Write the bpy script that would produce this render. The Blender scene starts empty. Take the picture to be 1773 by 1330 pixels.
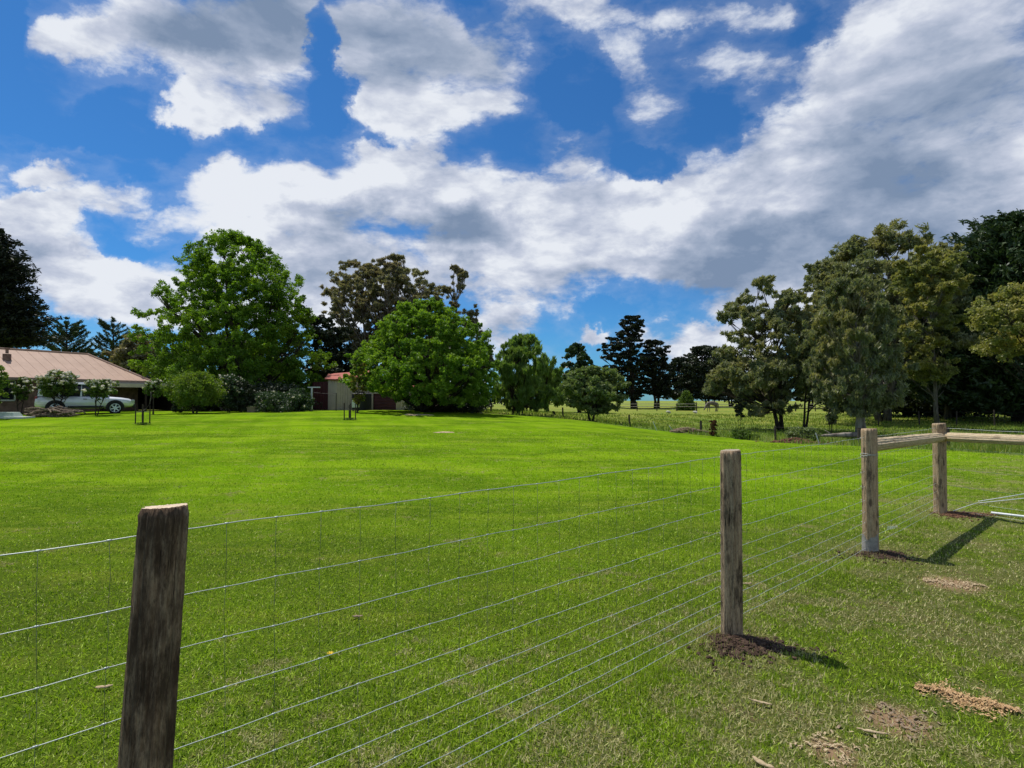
import bpy, bmesh, math, random
import numpy as np
from mathutils import Vector, Matrix
R = math.radians
random.seed(7)
rng = np.random.default_rng(11)
C = bpy.context.scene.collection

# ------------------------------------------------------------------ camera, sun, sky, exposure
F = 950.0; HOR = 692.0; EYE = 1.6            # focal length and horizon measured on a 1773 px wide frame
cd = bpy.data.cameras.new("camera"); cam = bpy.data.objects.new("camera", cd); C.objects.link(cam)
cam.location = (0, 0, EYE); cam.rotation_euler = (R(90) + math.atan((HOR - 665) / F), 0, 0)
cd.sensor_width = 36; cd.lens = 36 * F / 1773; cd.clip_start = 0.05; cd.clip_end = 20000
sc = bpy.context.scene; sc.camera = cam
sc.render.resolution_x = 1024; sc.render.resolution_y = 768
sc.view_settings.view_transform = 'Standard'; sc.view_settings.look = 'None'
sc.view_settings.exposure = 0.0; sc.view_settings.gamma = 1.0

SUN_EL = R(64.5); SUN_AZ = math.atan2(-0.785, 0.62)      # azimuth measured from +Y towards +X
sd = Vector((math.sin(SUN_AZ) * math.cos(SUN_EL), math.cos(SUN_AZ) * math.cos(SUN_EL), math.sin(SUN_EL)))
sl = bpy.data.lights.new("sun", 'SUN'); sl.energy = 4.6; sl.angle = R(0.5); sl.color = (1.0, 0.95, 0.87)
so = bpy.data.objects.new("sun", sl); C.objects.link(so); so.rotation_euler = sd.to_track_quat('Z', 'Y').to_euler()

world = bpy.data.worlds.new("World"); sc.world = world; world.use_nodes = True
def build_world():
    nt = world.node_tree; N = nt.nodes; L = nt.links; N.clear()
    out = N.new('ShaderNodeOutputWorld'); bg = N.new('ShaderNodeBackground'); bg.inputs['Strength'].default_value = 0.10
    L.new(bg.outputs[0], out.inputs[0])
    sky = N.new('ShaderNodeTexSky'); sky.sky_type = 'NISHITA'; sky.sun_disc = False
    sky.sun_elevation = SUN_EL; sky.sun_rotation = SUN_AZ; sky.altitude = 300; sky.air_density = 1.0; sky.dust_density = 0.35; sky.ozone_density = 3.0
    tc = N.new('ShaderNodeTexCoord'); sep = N.new('ShaderNodeSeparateXYZ'); L.new(tc.outputs['Generated'], sep.inputs[0])
    def M(op, a, b=None, c=None, clamp=False):
        n = N.new('ShaderNodeMath'); n.operation = op; n.use_clamp = clamp
        for i, v in enumerate((a, b, c)):
            if v is None: continue
            if isinstance(v, (int, float)): n.inputs[i].default_value = v
            else: L.new(v, n.inputs[i])
        return n.outputs[0]
    def V(op, a, b=None, c=None):
        n = N.new('ShaderNodeVectorMath'); n.operation = op
        for i, v in enumerate((a, b, c)):
            if v is None: continue
            if isinstance(v, (tuple, list)): n.inputs[i].default_value = v
            else: L.new(v, n.inputs[i])
        return n.outputs['Value'] if op in ('DOT_PRODUCT', 'LENGTH') else n.outputs[0]
    def ramp(v, a, b, t0=0.0, t1=1.0, interp='SMOOTHSTEP'):
        n = N.new('ShaderNodeMapRange'); n.interpolation_type = interp
        L.new(v, n.inputs[0]); n.inputs[1].default_value = a; n.inputs[2].default_value = b; n.inputs[3].default_value = t0; n.inputs[4].default_value = t1
        return n.outputs[0]
    def noise(vec, scale, detail, rough, dist=0.0):
        n = N.new('ShaderNodeTexNoise'); n.inputs['Scale'].default_value = scale; n.inputs['Detail'].default_value = detail
        n.inputs['Roughness'].default_value = rough; n.inputs['Distortion'].default_value = dist; L.new(vec, n.inputs['Vector'])
        return n
    x, y, z = sep.outputs
    ay = M('MAXIMUM', M('ABSOLUTE', y), 0.05)
    u = M('DIVIDE', x, ay); v = M('DIVIDE', z, ay)
    cuv = N.new('ShaderNodeCombineXYZ'); L.new(u, cuv.inputs[0]); L.new(v, cuv.inputs[1])
    # cloud layer: coordinates on a flat layer overhead so that clouds flatten towards the horizon
    zz = M('ADD', M('MAXIMUM', z, 0.0), 0.75)
    cp = N.new('ShaderNodeCombineXYZ'); L.new(M('DIVIDE', x, zz), cp.inputs[0]); L.new(M('DIVIDE', y, zz), cp.inputs[1]); L.new(M('MULTIPLY', z, 1.6), cp.inputs[2])
    w1 = noise(cp.outputs[0], 3.6, 4, 0.55)
    warp = V('MULTIPLY_ADD', V('SUBTRACT', w1.outputs['Color'], (0.5, 0.5, 0.5)), (0.07, 0.07, 0.07), cp.outputs[0])
    def fbm(vec):
        a = noise(vec, 5.2, 12, 0.62); return a.outputs['Fac']
    nA = fbm(warp)
    off = V('ADD', warp, (-0.022, 0.022, 0.045)); sA = noise(warp, 5.2, 9, 0.56).outputs['Fac']; sB = noise(off, 5.2, 9, 0.56).outputs['Fac']
    big = noise(cp.outputs[0], 1.3, 3, 0.5).outputs['Fac']
    # domain-warped position for the placed cloud banks
    w2 = noise(cuv.outputs[0], 5.0, 6, 0.6)
    uv = V('MULTIPLY_ADD', V('SUBTRACT', w2.outputs['Color'], (0.5, 0.5, 0.5)), (0.17, 0.13, 0.0), cuv.outputs[0])
    w3 = noise(cuv.outputs[0], 17.0, 5, 0.65)
    uv = V('MULTIPLY_ADD', V('SUBTRACT', w3.outputs['Color'], (0.5, 0.5, 0.5)), (0.06, 0.05, 0.0), uv)
    def conv(px, py):
        dx = (px - 886.5) / F; dy = -(py - 665) / F; p = math.atan((HOR - 665) / F)
        Y = math.cos(p) - dy * math.sin(p); Z = math.sin(p) + dy * math.cos(p)
        return dx / Y, Z / Y
    def bank(blobs):
        tot = None
        for cx, cy, rx, ry, w in blobs:
            cu, cv = conv(cx, cy); sx, sy = F / rx, F / ry
            p = V('MULTIPLY_ADD', uv, (sx, sy, 0.0), (-cu * sx, -cv * sy, 0.0))
            q = V('DOT_PRODUCT', p, p)
            m = M('MULTIPLY_ADD', q, -abs(w), abs(w))
            m = M('MAXIMUM', m, 0.0)
            tot = m if tot is None else M('ADD' if w > 0 else 'SUBTRACT', tot, m)
        return tot
    CL = [(290,50,250,100,1),(410,120,165,105,1),(500,30,120,80,.9),(120,55,110,45,.7),(330,195,80,50,.8),(480,190,80,45,.6),
          (690,50,135,100,1),(820,100,135,95,1),(700,175,110,60,.9),(960,25,150,50,.7),(870,170,70,40,.6),
          (430,335,150,75,1),(610,320,180,100,1),(790,360,170,95,1),(700,265,90,40,.8),(860,420,140,70,1),(395,275,45,28,.6),(500,420,200,70,1),
          (80,302,80,32,1.0),(180,345,110,40,1.0),(280,385,85,36,.8),
          (30,400,130,75,1),(110,480,190,75,1),(250,520,150,60,1),(60,370,80,40,.8),(350,460,150,60,.8),
          (920,495,130,80,1),(860,560,90,50,.8),(940,430,110,60,.8),
          (985,255,85,55,.8),(1010,340,130,80,1),(1150,400,230,105,1),(1350,330,240,150,1),(1560,260,300,260,1),(1720,80,300,260,1),
          (1480,110,120,120,.8),(1250,450,320,100,1),(1600,470,340,120,1),(1190,585,110,35,.9),(1290,560,130,60,.8),(1230,620,120,40,.8),
          (1025,573,36,16,1.0),(1120,175,80,80,.42),(1060,90,85,60,.35),(1290,110,120,50,.40),(1240,20,220,35,.45),(1760,420,250,200,1),(430,520,300,60,.7),(640,480,260,80,.9),(575,160,55,85,-1.0),(660,110,95,110,.9),(780,195,130,50,.8),(380,170,120,60,.7),(572,50,32,70,-1.2),(20,60,50,120,-1.0),(200,190,90,40,-.8),(1010,150,75,80,-1.0),(1130,275,70,40,-1.0),(150,230,190,36,-1.0),(15,200,80,90,-.8),(1240,200,60,60,-.7),(1390,20,50,60,-.5),(1045,540,60,30,-1.0),(250,240,90,40,-.8),(230,290,60,22,-.5),(215,425,70,22,-.9)]
    SH = [(420,20,230,110,1.0),(260,70,160,60,.5),(700,390,260,55,.55),(820,400,130,60,.45),(540,360,110,30,.3),(1420,460,330,100,.95),(1650,400,280,150,.7),
          (1150,470,170,45,.5),(1650,180,280,200,.5),(1450,300,200,90,.45),(800,60,180,70,.35),(60,470,110,50,.3),(150,470,200,50,.25),(900,560,120,30,.25),(560,480,250,70,.45),(1100,350,60,30,.2)]
    mC = M('MAXIMUM', bank(CL), -0.5); mS = bank(SH)
    base = M('MINIMUM', mC, 1.25)
    dens = M('ADD', base, M('MULTIPLY', M('SUBTRACT', nA, 0.52), 3.5))
    # elsewhere (outside the placed banks) scattered clouds from the large noise
    wide = ramp(M('ABSOLUTE', u), 1.0, 1.5)
    high = ramp(v, 0.85, 1.2)
    away = M('MAXIMUM', wide, high)
    dens = M('ADD', dens, M('MULTIPLY', away, M('MULTIPLY', M('SUBTRACT', big, 0.44), 4.0)))
    cov = M('MAXIMUM', ramp(dens, 0.0, 0.80), M('MULTIPLY', ramp(dens, -0.45, 0.35), 0.14))
    # thickness darkens the middle, relief lights the side towards the sun
    thick = ramp(dens, 0.55, 1.9)
    relief = M('MULTIPLY', M('SUBTRACT', sA, sB), 2.2)
    sh = M('ADD', M('MULTIPLY', thick, 0.20), M('MULTIPLY', M('MINIMUM', mS, 1.0), 0.72))
    sh = M('ADD', sh, M('MULTIPLY', away, M('MULTIPLY', thick, 0.35)))
    sh = M('SUBTRACT', M('ADD', sh, 0.13), M('MULTIPLY', relief, 1.25))
    sh = M('ADD', sh, M('MULTIPLY', M('SUBTRACT', 0.5, nA), 0.5), clamp=True)
    cr = N.new('ShaderNodeValToRGB'); L.new(sh, cr.inputs[0]); e = cr.color_ramp.elements
    e[0].position = 0.0; e[0].color = (0.80, 0.835, 0.90, 1); e[1].position = 1.0; e[1].color = (0.20, 0.275, 0.41, 1)
    m = e.new(0.30); m.color = (0.535, 0.585, 0.71, 1); m = e.new(0.62); m.color = (0.335, 0.405, 0.54, 1)
    cc = N.new('ShaderNodeVectorMath'); cc.operation = 'SCALE'; cc.inputs['Scale'].default_value = 10.0; L.new(cr.outputs[0], cc.inputs[0])
    tint = N.new('ShaderNodeVectorMath'); tint.operation = 'MULTIPLY'; L.new(sky.outputs[0], tint.inputs[0]); tint.inputs[1].default_value = SKY_TINT
    mx = N.new('ShaderNodeMix'); mx.data_type = 'RGBA'; L.new(cov, mx.inputs[0]); L.new(tint.outputs[0], mx.inputs[6]); L.new(cc.outputs[0], mx.inputs[7])
    L.new(mx.outputs[2], bg.inputs[0])
SKY_TINT = (0.27, 0.68, 1.05)
build_world()

# ------------------------------------------------------------------ helpers
def sstep(a, b, x):
    t = np.clip((np.asarray(x, dtype=float) - a) / (b - a), 0, 1); return t * t * (3 - 2 * t)
def g(x, y):                                  # height of the ground
    x = np.asarray(x, dtype=float); y = np.asarray(y, dtype=float)
    r = 0.78 * sstep(10, 38, y) * sstep(14, -10, x)
    r = r - 0.33 * sstep(2, 11, x) * sstep(14, 26, y)
    r = r + (0.33 * sstep(2, 11, x) - 0.5 * sstep(14, -10, x)) * sstep(42, 85, y)
    r = r + 0.25 * sstep(80, 120, y) - 12 * sstep(125, 520, y)
    r = r + 0.012 * np.sin(x * 1.3 + 0.7 * y) * np.sin(y * 0.9) + 0.03 * np.sin(x * 0.31 + 1) * np.sin(y * 0.23 + 2) * sstep(8, 20, y)
    return r
def gz(x, y): return float(g(x, y))
def at(px, d): return ((px - 886.5) / F * d, d)             # plan position of something seen in column px at distance d
def hgt(py, d): return EYE + (HOR - py) / F * d             # world height of something seen in row py at distance d

def link(o, parent=None):
    C.objects.link(o)
    if parent is not None: o.parent = parent
    return o
def tag(o, label=None, cat=None, group=None, kind=None):
    if label: o['label'] = label
    if cat: o['category'] = cat
    if group: o['group'] = group
    if kind: o['kind'] = kind
    return o
def empty(name, loc, label, cat, group=None, rz=0):
    o = bpy.data.objects.new(name, None); C.objects.link(o); o.location = loc; o.rotation_euler = (0, 0, rz)
    o.empty_display_size = 0.2
    return tag(o, label, cat, group)
def mesh_np(name, V, Fc, mat, parent=None, rnd=None, smooth=False):
    """V (n,3) array, Fc (m,k) array of equal-size faces"""
    V = np.asarray(V, dtype=np.float32); Fc = np.asarray(Fc, dtype=np.int32)
    me = bpy.data.meshes.new(name); k = Fc.shape[1]
    me.vertices.add(len(V)); me.vertices.foreach_set('co', V.ravel())
    me.loops.add(Fc.size); me.loops.foreach_set('vertex_index', Fc.ravel())
    me.polygons.add(len(Fc)); me.polygons.foreach_set('loop_start', np.arange(0, Fc.size, k, dtype=np.int32))
    me.update(calc_edges=True); me.validate()
    if rnd is not None:
        a = me.attributes.new('rnd', 'FLOAT', 'FACE'); a.data.foreach_set('value', np.asarray(rnd, dtype=np.float32))
    if smooth: me.polygons.foreach_set('use_smooth', np.ones(len(Fc), dtype=bool))
    for m_ in (mat if isinstance(mat, (list, tuple)) else [mat]): me.materials.append(m_)
    o = bpy.data.objects.new(name, me); return link(o, parent)
class MB:
    """collects shapes into one mesh"""
    def __init__(s): s.v = []; s.f = []; s.m = []
    def add(s, vs, fs, mi=0):
        b = len(s.v); s.v += [tuple(p) for p in vs]; s.f += [tuple(b + i for i in f) for f in fs]; s.m += [mi] * len(fs)
    def box(s, c, d, rz=0, mi=0, rx=0, ry=0):
        M_ = Matrix.Translation(c) @ Matrix.Rotation(rz, 4, 'Z') @ Matrix.Rotation(ry, 4, 'Y') @ Matrix.Rotation(rx, 4, 'X')
        vs = [M_ @ Vector((x * d[0] / 2, y * d[1] / 2, z * d[2] / 2)) for x in (-1, 1) for y in (-1, 1) for z in (-1, 1)]
        s.add(vs, [(0,1,3,2),(4,6,7,5),(0,4,5,1),(2,3,7,6),(0,2,6,4),(1,5,7,3)], mi)
    def tube(s, pts, rads, n=6, mi=0, cap=True):
        pts = [Vector(p) for p in pts]; rings = []
        if isinstance(rads, (int, float)): rads = [rads] * len(pts)
        for i, p in enumerate(pts):
            t = (pts[min(i + 1, len(pts) - 1)] - pts[max(i - 1, 0)]).normalized()
            a = Vector((0, 0, 1)) if abs(t.z) < 0.9 else Vector((1, 0, 0))
            u = t.cross(a).normalized(); w = t.cross(u)
            rings.append([p + (u * math.cos(q) + w * math.sin(q)) * rads[i] for q in [2 * math.pi * k / n for k in range(n)]])
        vs = [q for r in rings for q in r]; fs = []
        for i in range(len(pts) - 1):
            for k in range(n):
                fs.append((i * n + k, i * n + (k + 1) % n, (i + 1) * n + (k + 1) % n, (i + 1) * n + k))
        if cap: fs.append(tuple(range(n))); fs.append(tuple((len(pts) - 1) * n + k for k in reversed(range(n))))
        s.add(vs, fs, mi)
    def poly(s, pts, mi=0): s.add(pts, [tuple(range(len(pts)))], mi)
    def build(s, name, mats, parent=None, smooth=False, bevel=0):
        me = bpy.data.meshes.new(name); me.from_pydata(s.v, [], s.f); me.update()
        for m_ in (mats if isinstance(mats, (list, tuple)) else [mats]): me.materials.append(m_)
        me.polygons.foreach_set('material_index', s.m)
        bm = bmesh.new(); bm.from_mesh(me); bmesh.ops.recalc_face_normals(bm, faces=bm.faces[:]); bm.to_mesh(me); bm.free()
        if smooth: me.polygons.foreach_set('use_smooth', [True] * len(me.polygons))
        o = bpy.data.objects.new(name, me)
        if bevel:
            b = o.modifiers.new('bevel', 'BEVEL'); b.width = bevel; b.segments = 2; b.limit_method = 'ANGLE'
        return link(o, parent)

# ------------------------------------------------------------------ materials
def newmat(name):
    m = bpy.data.materials.new(name); m.use_nodes = True; nt = m.node_tree; nt.nodes.clear()
    out = nt.nodes.new('ShaderNodeOutputMaterial'); return m, nt, out
def nmix(nt, fac, a, b, kind='MIX'):
    n = nt.nodes.new('ShaderNodeMix'); n.data_type = 'RGBA'; n.blend_type = kind
    for i, v in ((0, fac), (6, a), (7, b)):
        if isinstance(v, (int, float)): n.inputs[i].default_value = v
        elif isinstance(v, (tuple, list)): n.inputs[i].default_value = (*v[:3], 1)
        else: nt.links.new(v, n.inputs[i])
    return n.outputs[2]
def nnoise(nt, vec, scale, detail=4, rough=0.55, sxyz=None, lo=None, hi=None, dist=0):
    if sxyz is not None:
        m = nt.nodes.new('ShaderNodeVectorMath'); m.operation = 'MULTIPLY'; nt.links.new(vec, m.inputs[0]); m.inputs[1].default_value = sxyz; vec = m.outputs[0]
    n = nt.nodes.new('ShaderNodeTexNoise'); n.inputs['Scale'].default_value = scale; n.inputs['Detail'].default_value = detail
    n.inputs['Roughness'].default_value = rough; n.inputs['Distortion'].default_value = dist; nt.links.new(vec, n.inputs['Vector'])
    o = n.outputs['Fac']
    if lo is not None: o = nramp(nt, o, lo, hi)
    return o
def nramp(nt, v, a, b, t0=0.0, t1=1.0):
    n = nt.nodes.new('ShaderNodeMapRange'); n.interpolation_type = 'SMOOTHSTEP'
    nt.links.new(v, n.inputs[0]); n.inputs[1].default_value = a; n.inputs[2].default_value = b; n.inputs[3].default_value = t0; n.inputs[4].default_value = t1
    return n.outputs[0]
def nmath(nt, op, a, b=None, clamp=False):
    n = nt.nodes.new('ShaderNodeMath'); n.operation = op; n.use_clamp = clamp
    for i, v in enumerate((a, b)):
        if v is None: continue
        if isinstance(v, (int, float)): n.inputs[i].default_value = v
        else: nt.links.new(v, n.inputs[i])
    return n.outputs[0]
def pbsdf(nt, out, col, rough=0.8, spec=0.3, metal=0.0, bump=None, bstr=0.4, bdist=0.01):
    b = nt.nodes.new('ShaderNodeBsdfPrincipled')
    if isinstance(col, (tuple, list)): b.inputs['Base Color'].default_value = (*col[:3], 1)
    else: nt.links.new(col, b.inputs['Base Color'])
    if isinstance(rough, (int, float)): b.inputs['Roughness'].default_value = rough
    else: nt.links.new(rough, b.inputs['Roughness'])
    b.inputs['Specular IOR Level'].default_value = spec; b.inputs['Metallic'].default_value = metal
    if bump is not None:
        n = nt.nodes.new('ShaderNodeBump'); n.inputs['Strength'].default_value = bstr; n.inputs['Distance'].default_value = bdist
        nt.links.new(bump, n.inputs['Height']); nt.links.new(n.outputs[0], b.inputs['Normal'])
    nt.links.new(b.outputs[0], out.inputs[0]); return b
def plain(name, col, rough=0.7, spec=0.3, metal=0.0, var=0.15, scale=6.0, bstr=0.1, bdist=0.01):
    m, nt, out = newmat(name); tc = nt.nodes.new('ShaderNodeTexCoord')
    n = nnoise(nt, tc.outputs['Object'], scale, 6, 0.6)
    c = nmix(nt, nramp(nt, n, 0.3, 0.7), tuple(v * (1 - var) for v in col), tuple(min(1, v * (1 + var)) for v in col))
    pbsdf(nt, out, c, rough, spec, metal, n, bstr, bdist); return m
def leafmat(name, c1, c2, trans=0.35, clump=0.35, c3=None, tboost=1.6, rough=0.5, gloss=0.035):
    """two leaf colours mixed leaf by leaf, a third in patches of the crown"""
    m, nt, out = newmat(name); L = nt.links
    at_ = nt.nodes.new('ShaderNodeAttribute'); at_.attribute_name = 'rnd'
    tc = nt.nodes.new('ShaderNodeTexCoord')
    c = nmix(nt, at_.outputs['Fac'], c1, c2)
    if c3 is not None: c = nmix(nt, nnoise(nt, tc.outputs['Object'], clump, 3, 0.6, lo=0.45, hi=0.62), c, c3)
    d = nt.nodes.new('ShaderNodeBsdfDiffuse'); L.new(c, d.inputs[0])
    t = nt.nodes.new('ShaderNodeBsdfTranslucent')
    tcx = nt.nodes.new('ShaderNodeVectorMath'); tcx.operation = 'MULTIPLY'; L.new(c, tcx.inputs[0]); tcx.inputs[1].default_value = (tboost, tboost * 1.05, tboost * 0.5); L.new(tcx.outputs[0], t.inputs[0])
    ms = nt.nodes.new('ShaderNodeMixShader'); ms.inputs[0].default_value = trans; L.new(d.outputs[0], ms.inputs[1]); L.new(t.outputs[0], ms.inputs[2])
    gl = nt.nodes.new('ShaderNodeBsdfGlossy'); gl.inputs['Roughness'].default_value = rough; gl.inputs[0].default_value = (0.6, 0.6, 0.6, 1)
    m2 = nt.nodes.new('ShaderNodeMixShader'); m2.inputs[0].default_value = gloss
    L.new(ms.outputs[0], m2.inputs[1]); L.new(gl.outputs[0], m2.inputs[2]); L.new(m2.outputs[0], out.inputs[0]); return m
def barkmat(name, c1, c2, scale=3.0):
    m, nt, out = newmat(name); tc = nt.nodes.new('ShaderNodeTexCoord')
    n = nnoise(nt, tc.outputs['Object'], scale, 6, 0.65, (4, 4, 0.8)); c = nmix(nt, nramp(nt, n, 0.35, 0.65), c1, c2)
    pbsdf(nt, out, c, 0.9, 0.1, 0, n, 0.6, 0.03); return m

# fence line (far side of the posts): from FA towards FB, then the other run from FB towards FC
FA = Vector((-1.04, 1.66)); FB = Vector((6.08, 7.84)); FD = (FB - FA).normalized(); FN = Vector((FD.y, -FD.x))   # FN points to the camera side
def grass_tone(nt):
    """colour of lawn by world position; returns (colour, dry mask)"""
    geo = nt.nodes.new('ShaderNodeNewGeometry'); P = geo.outputs['Position']; L = nt.links
    sb = nt.nodes.new('ShaderNodeVectorMath'); sb.operation = 'SUBTRACT'; L.new(P, sb.inputs[0]); sb.inputs[1].default_value = (FA.x, FA.y, 0)
    dt = nt.nodes.new('ShaderNodeVectorMath'); dt.operation = 'DOT_PRODUCT'; L.new(sb.outputs[0], dt.inputs[0]); dt.inputs[1].default_value = (FN.x, FN.y, 0)
    side = nramp(nt, dt.outputs['Value'], -1.9, 0.6)                    # 0 on the lawn, 1 on the worn side of the fence
    sx = nt.nodes.new('ShaderNodeSeparateXYZ'); L.new(P, sx.inputs[0])
    n1 = nnoise(nt, P, 1.1, 7, 0.68, (1, 1, 0)); n2 = nnoise(nt, P, 5.5, 6, 0.7, (1, 1, 0)); n3 = nnoise(nt, P, 0.28, 4, 0.6, (1, 1, 0))
    n4 = nnoise(nt, P, 0.16, 5, 0.6, (1.0, 3.2, 0))
    n5 = nnoise(nt, P, 22.0, 4, 0.6, (1, 1, 0))
    green = nmix(nt, nramp(nt, n3, 0.40, 0.60), G_DEEP, G_MID)
    green = nmix(nt, nmath(nt, 'MULTIPLY', nramp(nt, n4, 0.48, 0.62), 0.75), green, G_BRIGHT)
    n6 = nnoise(nt, P, 0.55, 6, 0.68, (0.7, 3.0, 0))
    green = nmix(nt, nmath(nt, 'MULTIPLY', nramp(nt, n6, 0.50, 0.66), 0.7), green, G_YEL)
    green = nmix(nt, nmath(nt, 'MULTIPLY', nramp(nt, n2, 0.48, 0.66), 0.55), green, G_YEL)
    dm = nt.nodes.new('ShaderNodeVectorMath'); dm.operation = 'DOT_PRODUCT'; L.new(P, dm.inputs[0]); dm.inputs[1].default_value = (4.2, 1.5, 0)
    green = nmix(nt, nmath(nt, 'MULTIPLY', side, 0.55), green, nmix(nt, nramp(nt, n2, 0.4, 0.6), (0.100, 0.140, 0.014), (0.200, 0.260, 0.032)))
    st = nmath(nt, 'SINE', nmath(nt, 'ADD', dm.outputs['Value'], nmath(nt, 'MULTIPLY', n3, 3.0)))     # faint mower tracks
    green = nmix(nt, nmath(nt, 'MULTIPLY', nramp(nt, st, 0.1, 0.8), 0.22), green, G_DEEP)
    mott = nmath(nt, 'ADD', nmath(nt, 'MULTIPLY', n1, 0.62), nmath(nt, 'MULTIPLY', n2, 0.38))
    # more worn on the camera side
    thr = nmath(nt, 'ADD', mott, nmath(nt, 'MULTIPLY', side, 0.09))
    dry = nramp(nt, thr, 0.55, 0.635)
    for (sx_, sy_, rr_) in DRY_SPOTS:
        vd = nt.nodes.new('ShaderNodeVectorMath'); vd.operation = 'DISTANCE'; L.new(P, vd.inputs[0]); vd.inputs[1].default_value = (sx_, sy_, 0.0)
        dry = nmath(nt, 'MAXIMUM', dry, nramp(nt, nmath(nt, 'ADD', vd.outputs['Value'], nmath(nt, 'MULTIPLY', n2, 0.9 * rr_)), 1.45 * rr_, 0.75 * rr_))
    c = nmix(nt, nmath(nt, 'MULTIPLY', dry, 0.85), green, G_DRY)
    bare = nramp(nt, nmath(nt, 'ADD', nmath(nt, 'ADD', nmath(nt, 'MULTIPLY', n1, 0.8), nmath(nt, 'MULTIPLY', n5, 0.12)), nmath(nt, 'MULTIPLY', side, 0.08)), 0.62, 0.68)
    return c, dry, bare, n5, side
def gp0(px, py):
    d_ = EYE * F / (py - HOR); return ((px - 886.5) / F * d_, d_)
DRY_SPOTS = [(*gp0(1265, 1110), 0.42), (*gp0(1520, 955), 0.75), (*gp0(1650, 890), 0.9), (*gp0(1640, 1005), 0.5), (*gp0(1540, 1235), 0.34), (*gp0(1430, 1290), 0.26), (*gp0(1640, 1200), 0.2)]
SOIL_SPOTS = [(*gp0(1545, 1238), 0.15, 0.10), (*gp0(1432, 1288), 0.10, 0.10), (*gp0(1640, 1006), 0.20, 0.12)]
G_DEEP = (0.082, 0.165, 0.004); G_MID = (0.150, 0.285, 0.003); G_BRIGHT = (0.225, 0.370, 0.007); G_YEL = (0.27, 0.34, 0.030); G_DRY = (0.225, 0.225, 0.075)

def lawn_mat():
    m, nt, out = newmat('lawn_turf'); c, dry, bare, n5, side = grass_tone(nt)
    geo = nt.nodes.new('ShaderNodeNewGeometry')
    f1 = nnoise(nt, geo.outputs['Position'], 38, 5, 0.75, (1, 1, 0))
    f2 = nnoise(nt, geo.outputs['Position'], 7, 5, 0.7, (1, 2.5, 0))
    c = nmix(nt, bare, c, nmix(nt, n5, (0.16, 0.10, 0.055), (0.34, 0.235, 0.14)))
    c = nmix(nt, nmath(nt, 'MULTIPLY', nramp(nt, f1, 0.62, 0.38), 0.30), c, (0.035, 0.085, 0.008))
    c = nmix(nt, nmath(nt, 'MULTIPLY', nramp(nt, f2, 0.50, 0.68), 0.5), c, (0.20, 0.33, 0.03))
    h = nmath(nt, 'ADD', f1, f2)
    soil_cut = 1
    sy = nt.nodes.new('ShaderNodeSeparateXYZ'); nt.links.new(geo.outputs['Position'], sy.inputs[0])
    under = nramp(nt, sy.outputs[1], 12, 3.5)                              # dark thatch, with shade of the gaps between near blades put into its colour
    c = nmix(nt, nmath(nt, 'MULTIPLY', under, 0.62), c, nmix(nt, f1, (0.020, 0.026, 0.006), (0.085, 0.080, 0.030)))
    for (sx_, sy_, ra_, rb_) in SOIL_SPOTS:
        vd = nt.nodes.new('ShaderNodeVectorMath'); vd.operation = 'DISTANCE'; nt.links.new(geo.outputs['Position'], vd.inputs[0]); vd.inputs[1].default_value = (sx_, sy_, 0.02)
        c = nmix(nt, nramp(nt, nmath(nt, 'ADD', vd.outputs['Value'], nmath(nt, 'MULTIPLY', f2, 0.5 * ra_)), 1.75 * ra_, 0.75 * ra_), c, nmix(nt, f1, (0.13, 0.075, 0.04), (0.42, 0.29, 0.17)))
    pbsdf(nt, out, c, 0.9, 0.0, 0, h, 0.7, 0.03); return m
def blade_mat():
    m, nt, out = newmat('grass_blades'); c, dry, bare, n5, side = grass_tone(nt); L = nt.links
    a = nt.nodes.new('ShaderNodeAttribute'); a.attribute_name = 'rnd'
    r = a.outputs['Fac']
    straw = nramp(nt, nmath(nt, 'ADD', r, nmath(nt, 'ADD', nmath(nt, 'MULTIPLY', dry, 0.50), nmath(nt, 'MULTIPLY', side, 0.05))), 0.92, 1.0)
    c = nmix(nt, nramp(nt, r, 0.0, 0.55), c, nmix(nt, 0.6, c, (0.40, 0.56, 0.03)))
    c = nmix(nt, nmath(nt, 'MULTIPLY', nramp(nt, r, 0.40, 0.0), 0.8), c, (0.05, 0.12, 0.004))  # shadowed tone painted into part of the blades at random
    c = nmix(nt, nmath(nt, 'MULTIPLY', straw, 0.9), c, (0.50, 0.44, 0.24))
    d = nt.nodes.new('ShaderNodeBsdfDiffuse'); L.new(c, d.inputs[0])
    t = nt.nodes.new('ShaderNodeBsdfTranslucent'); v = nt.nodes.new('ShaderNodeVectorMath'); v.operation = 'MULTIPLY'; L.new(c, v.inputs[0]); v.inputs[1].default_value = (1.4, 1.45, 0.7); L.new(v.outputs[0], t.inputs[0])
    ms = nt.nodes.new('ShaderNodeMixShader'); ms.inputs[0].default_value = 0.30; L.new(d.outputs[0], ms.inputs[1]); L.new(t.outputs[0], ms.inputs[2])
    gl = nt.nodes.new('ShaderNodeBsdfGlossy'); gl.inputs['Roughness'].default_value = 0.45; gl.inputs[0].default_value = (0.8, 0.85, 0.5, 1)
    m2 = nt.nodes.new('ShaderNodeMixShader'); m2.inputs[0].default_value = 0.025; L.new(ms.outputs[0], m2.inputs[1]); L.new(gl.outputs[0], m2.inputs[2])
    L.new(m2.outputs[0], out.inputs[0]); return m
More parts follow.
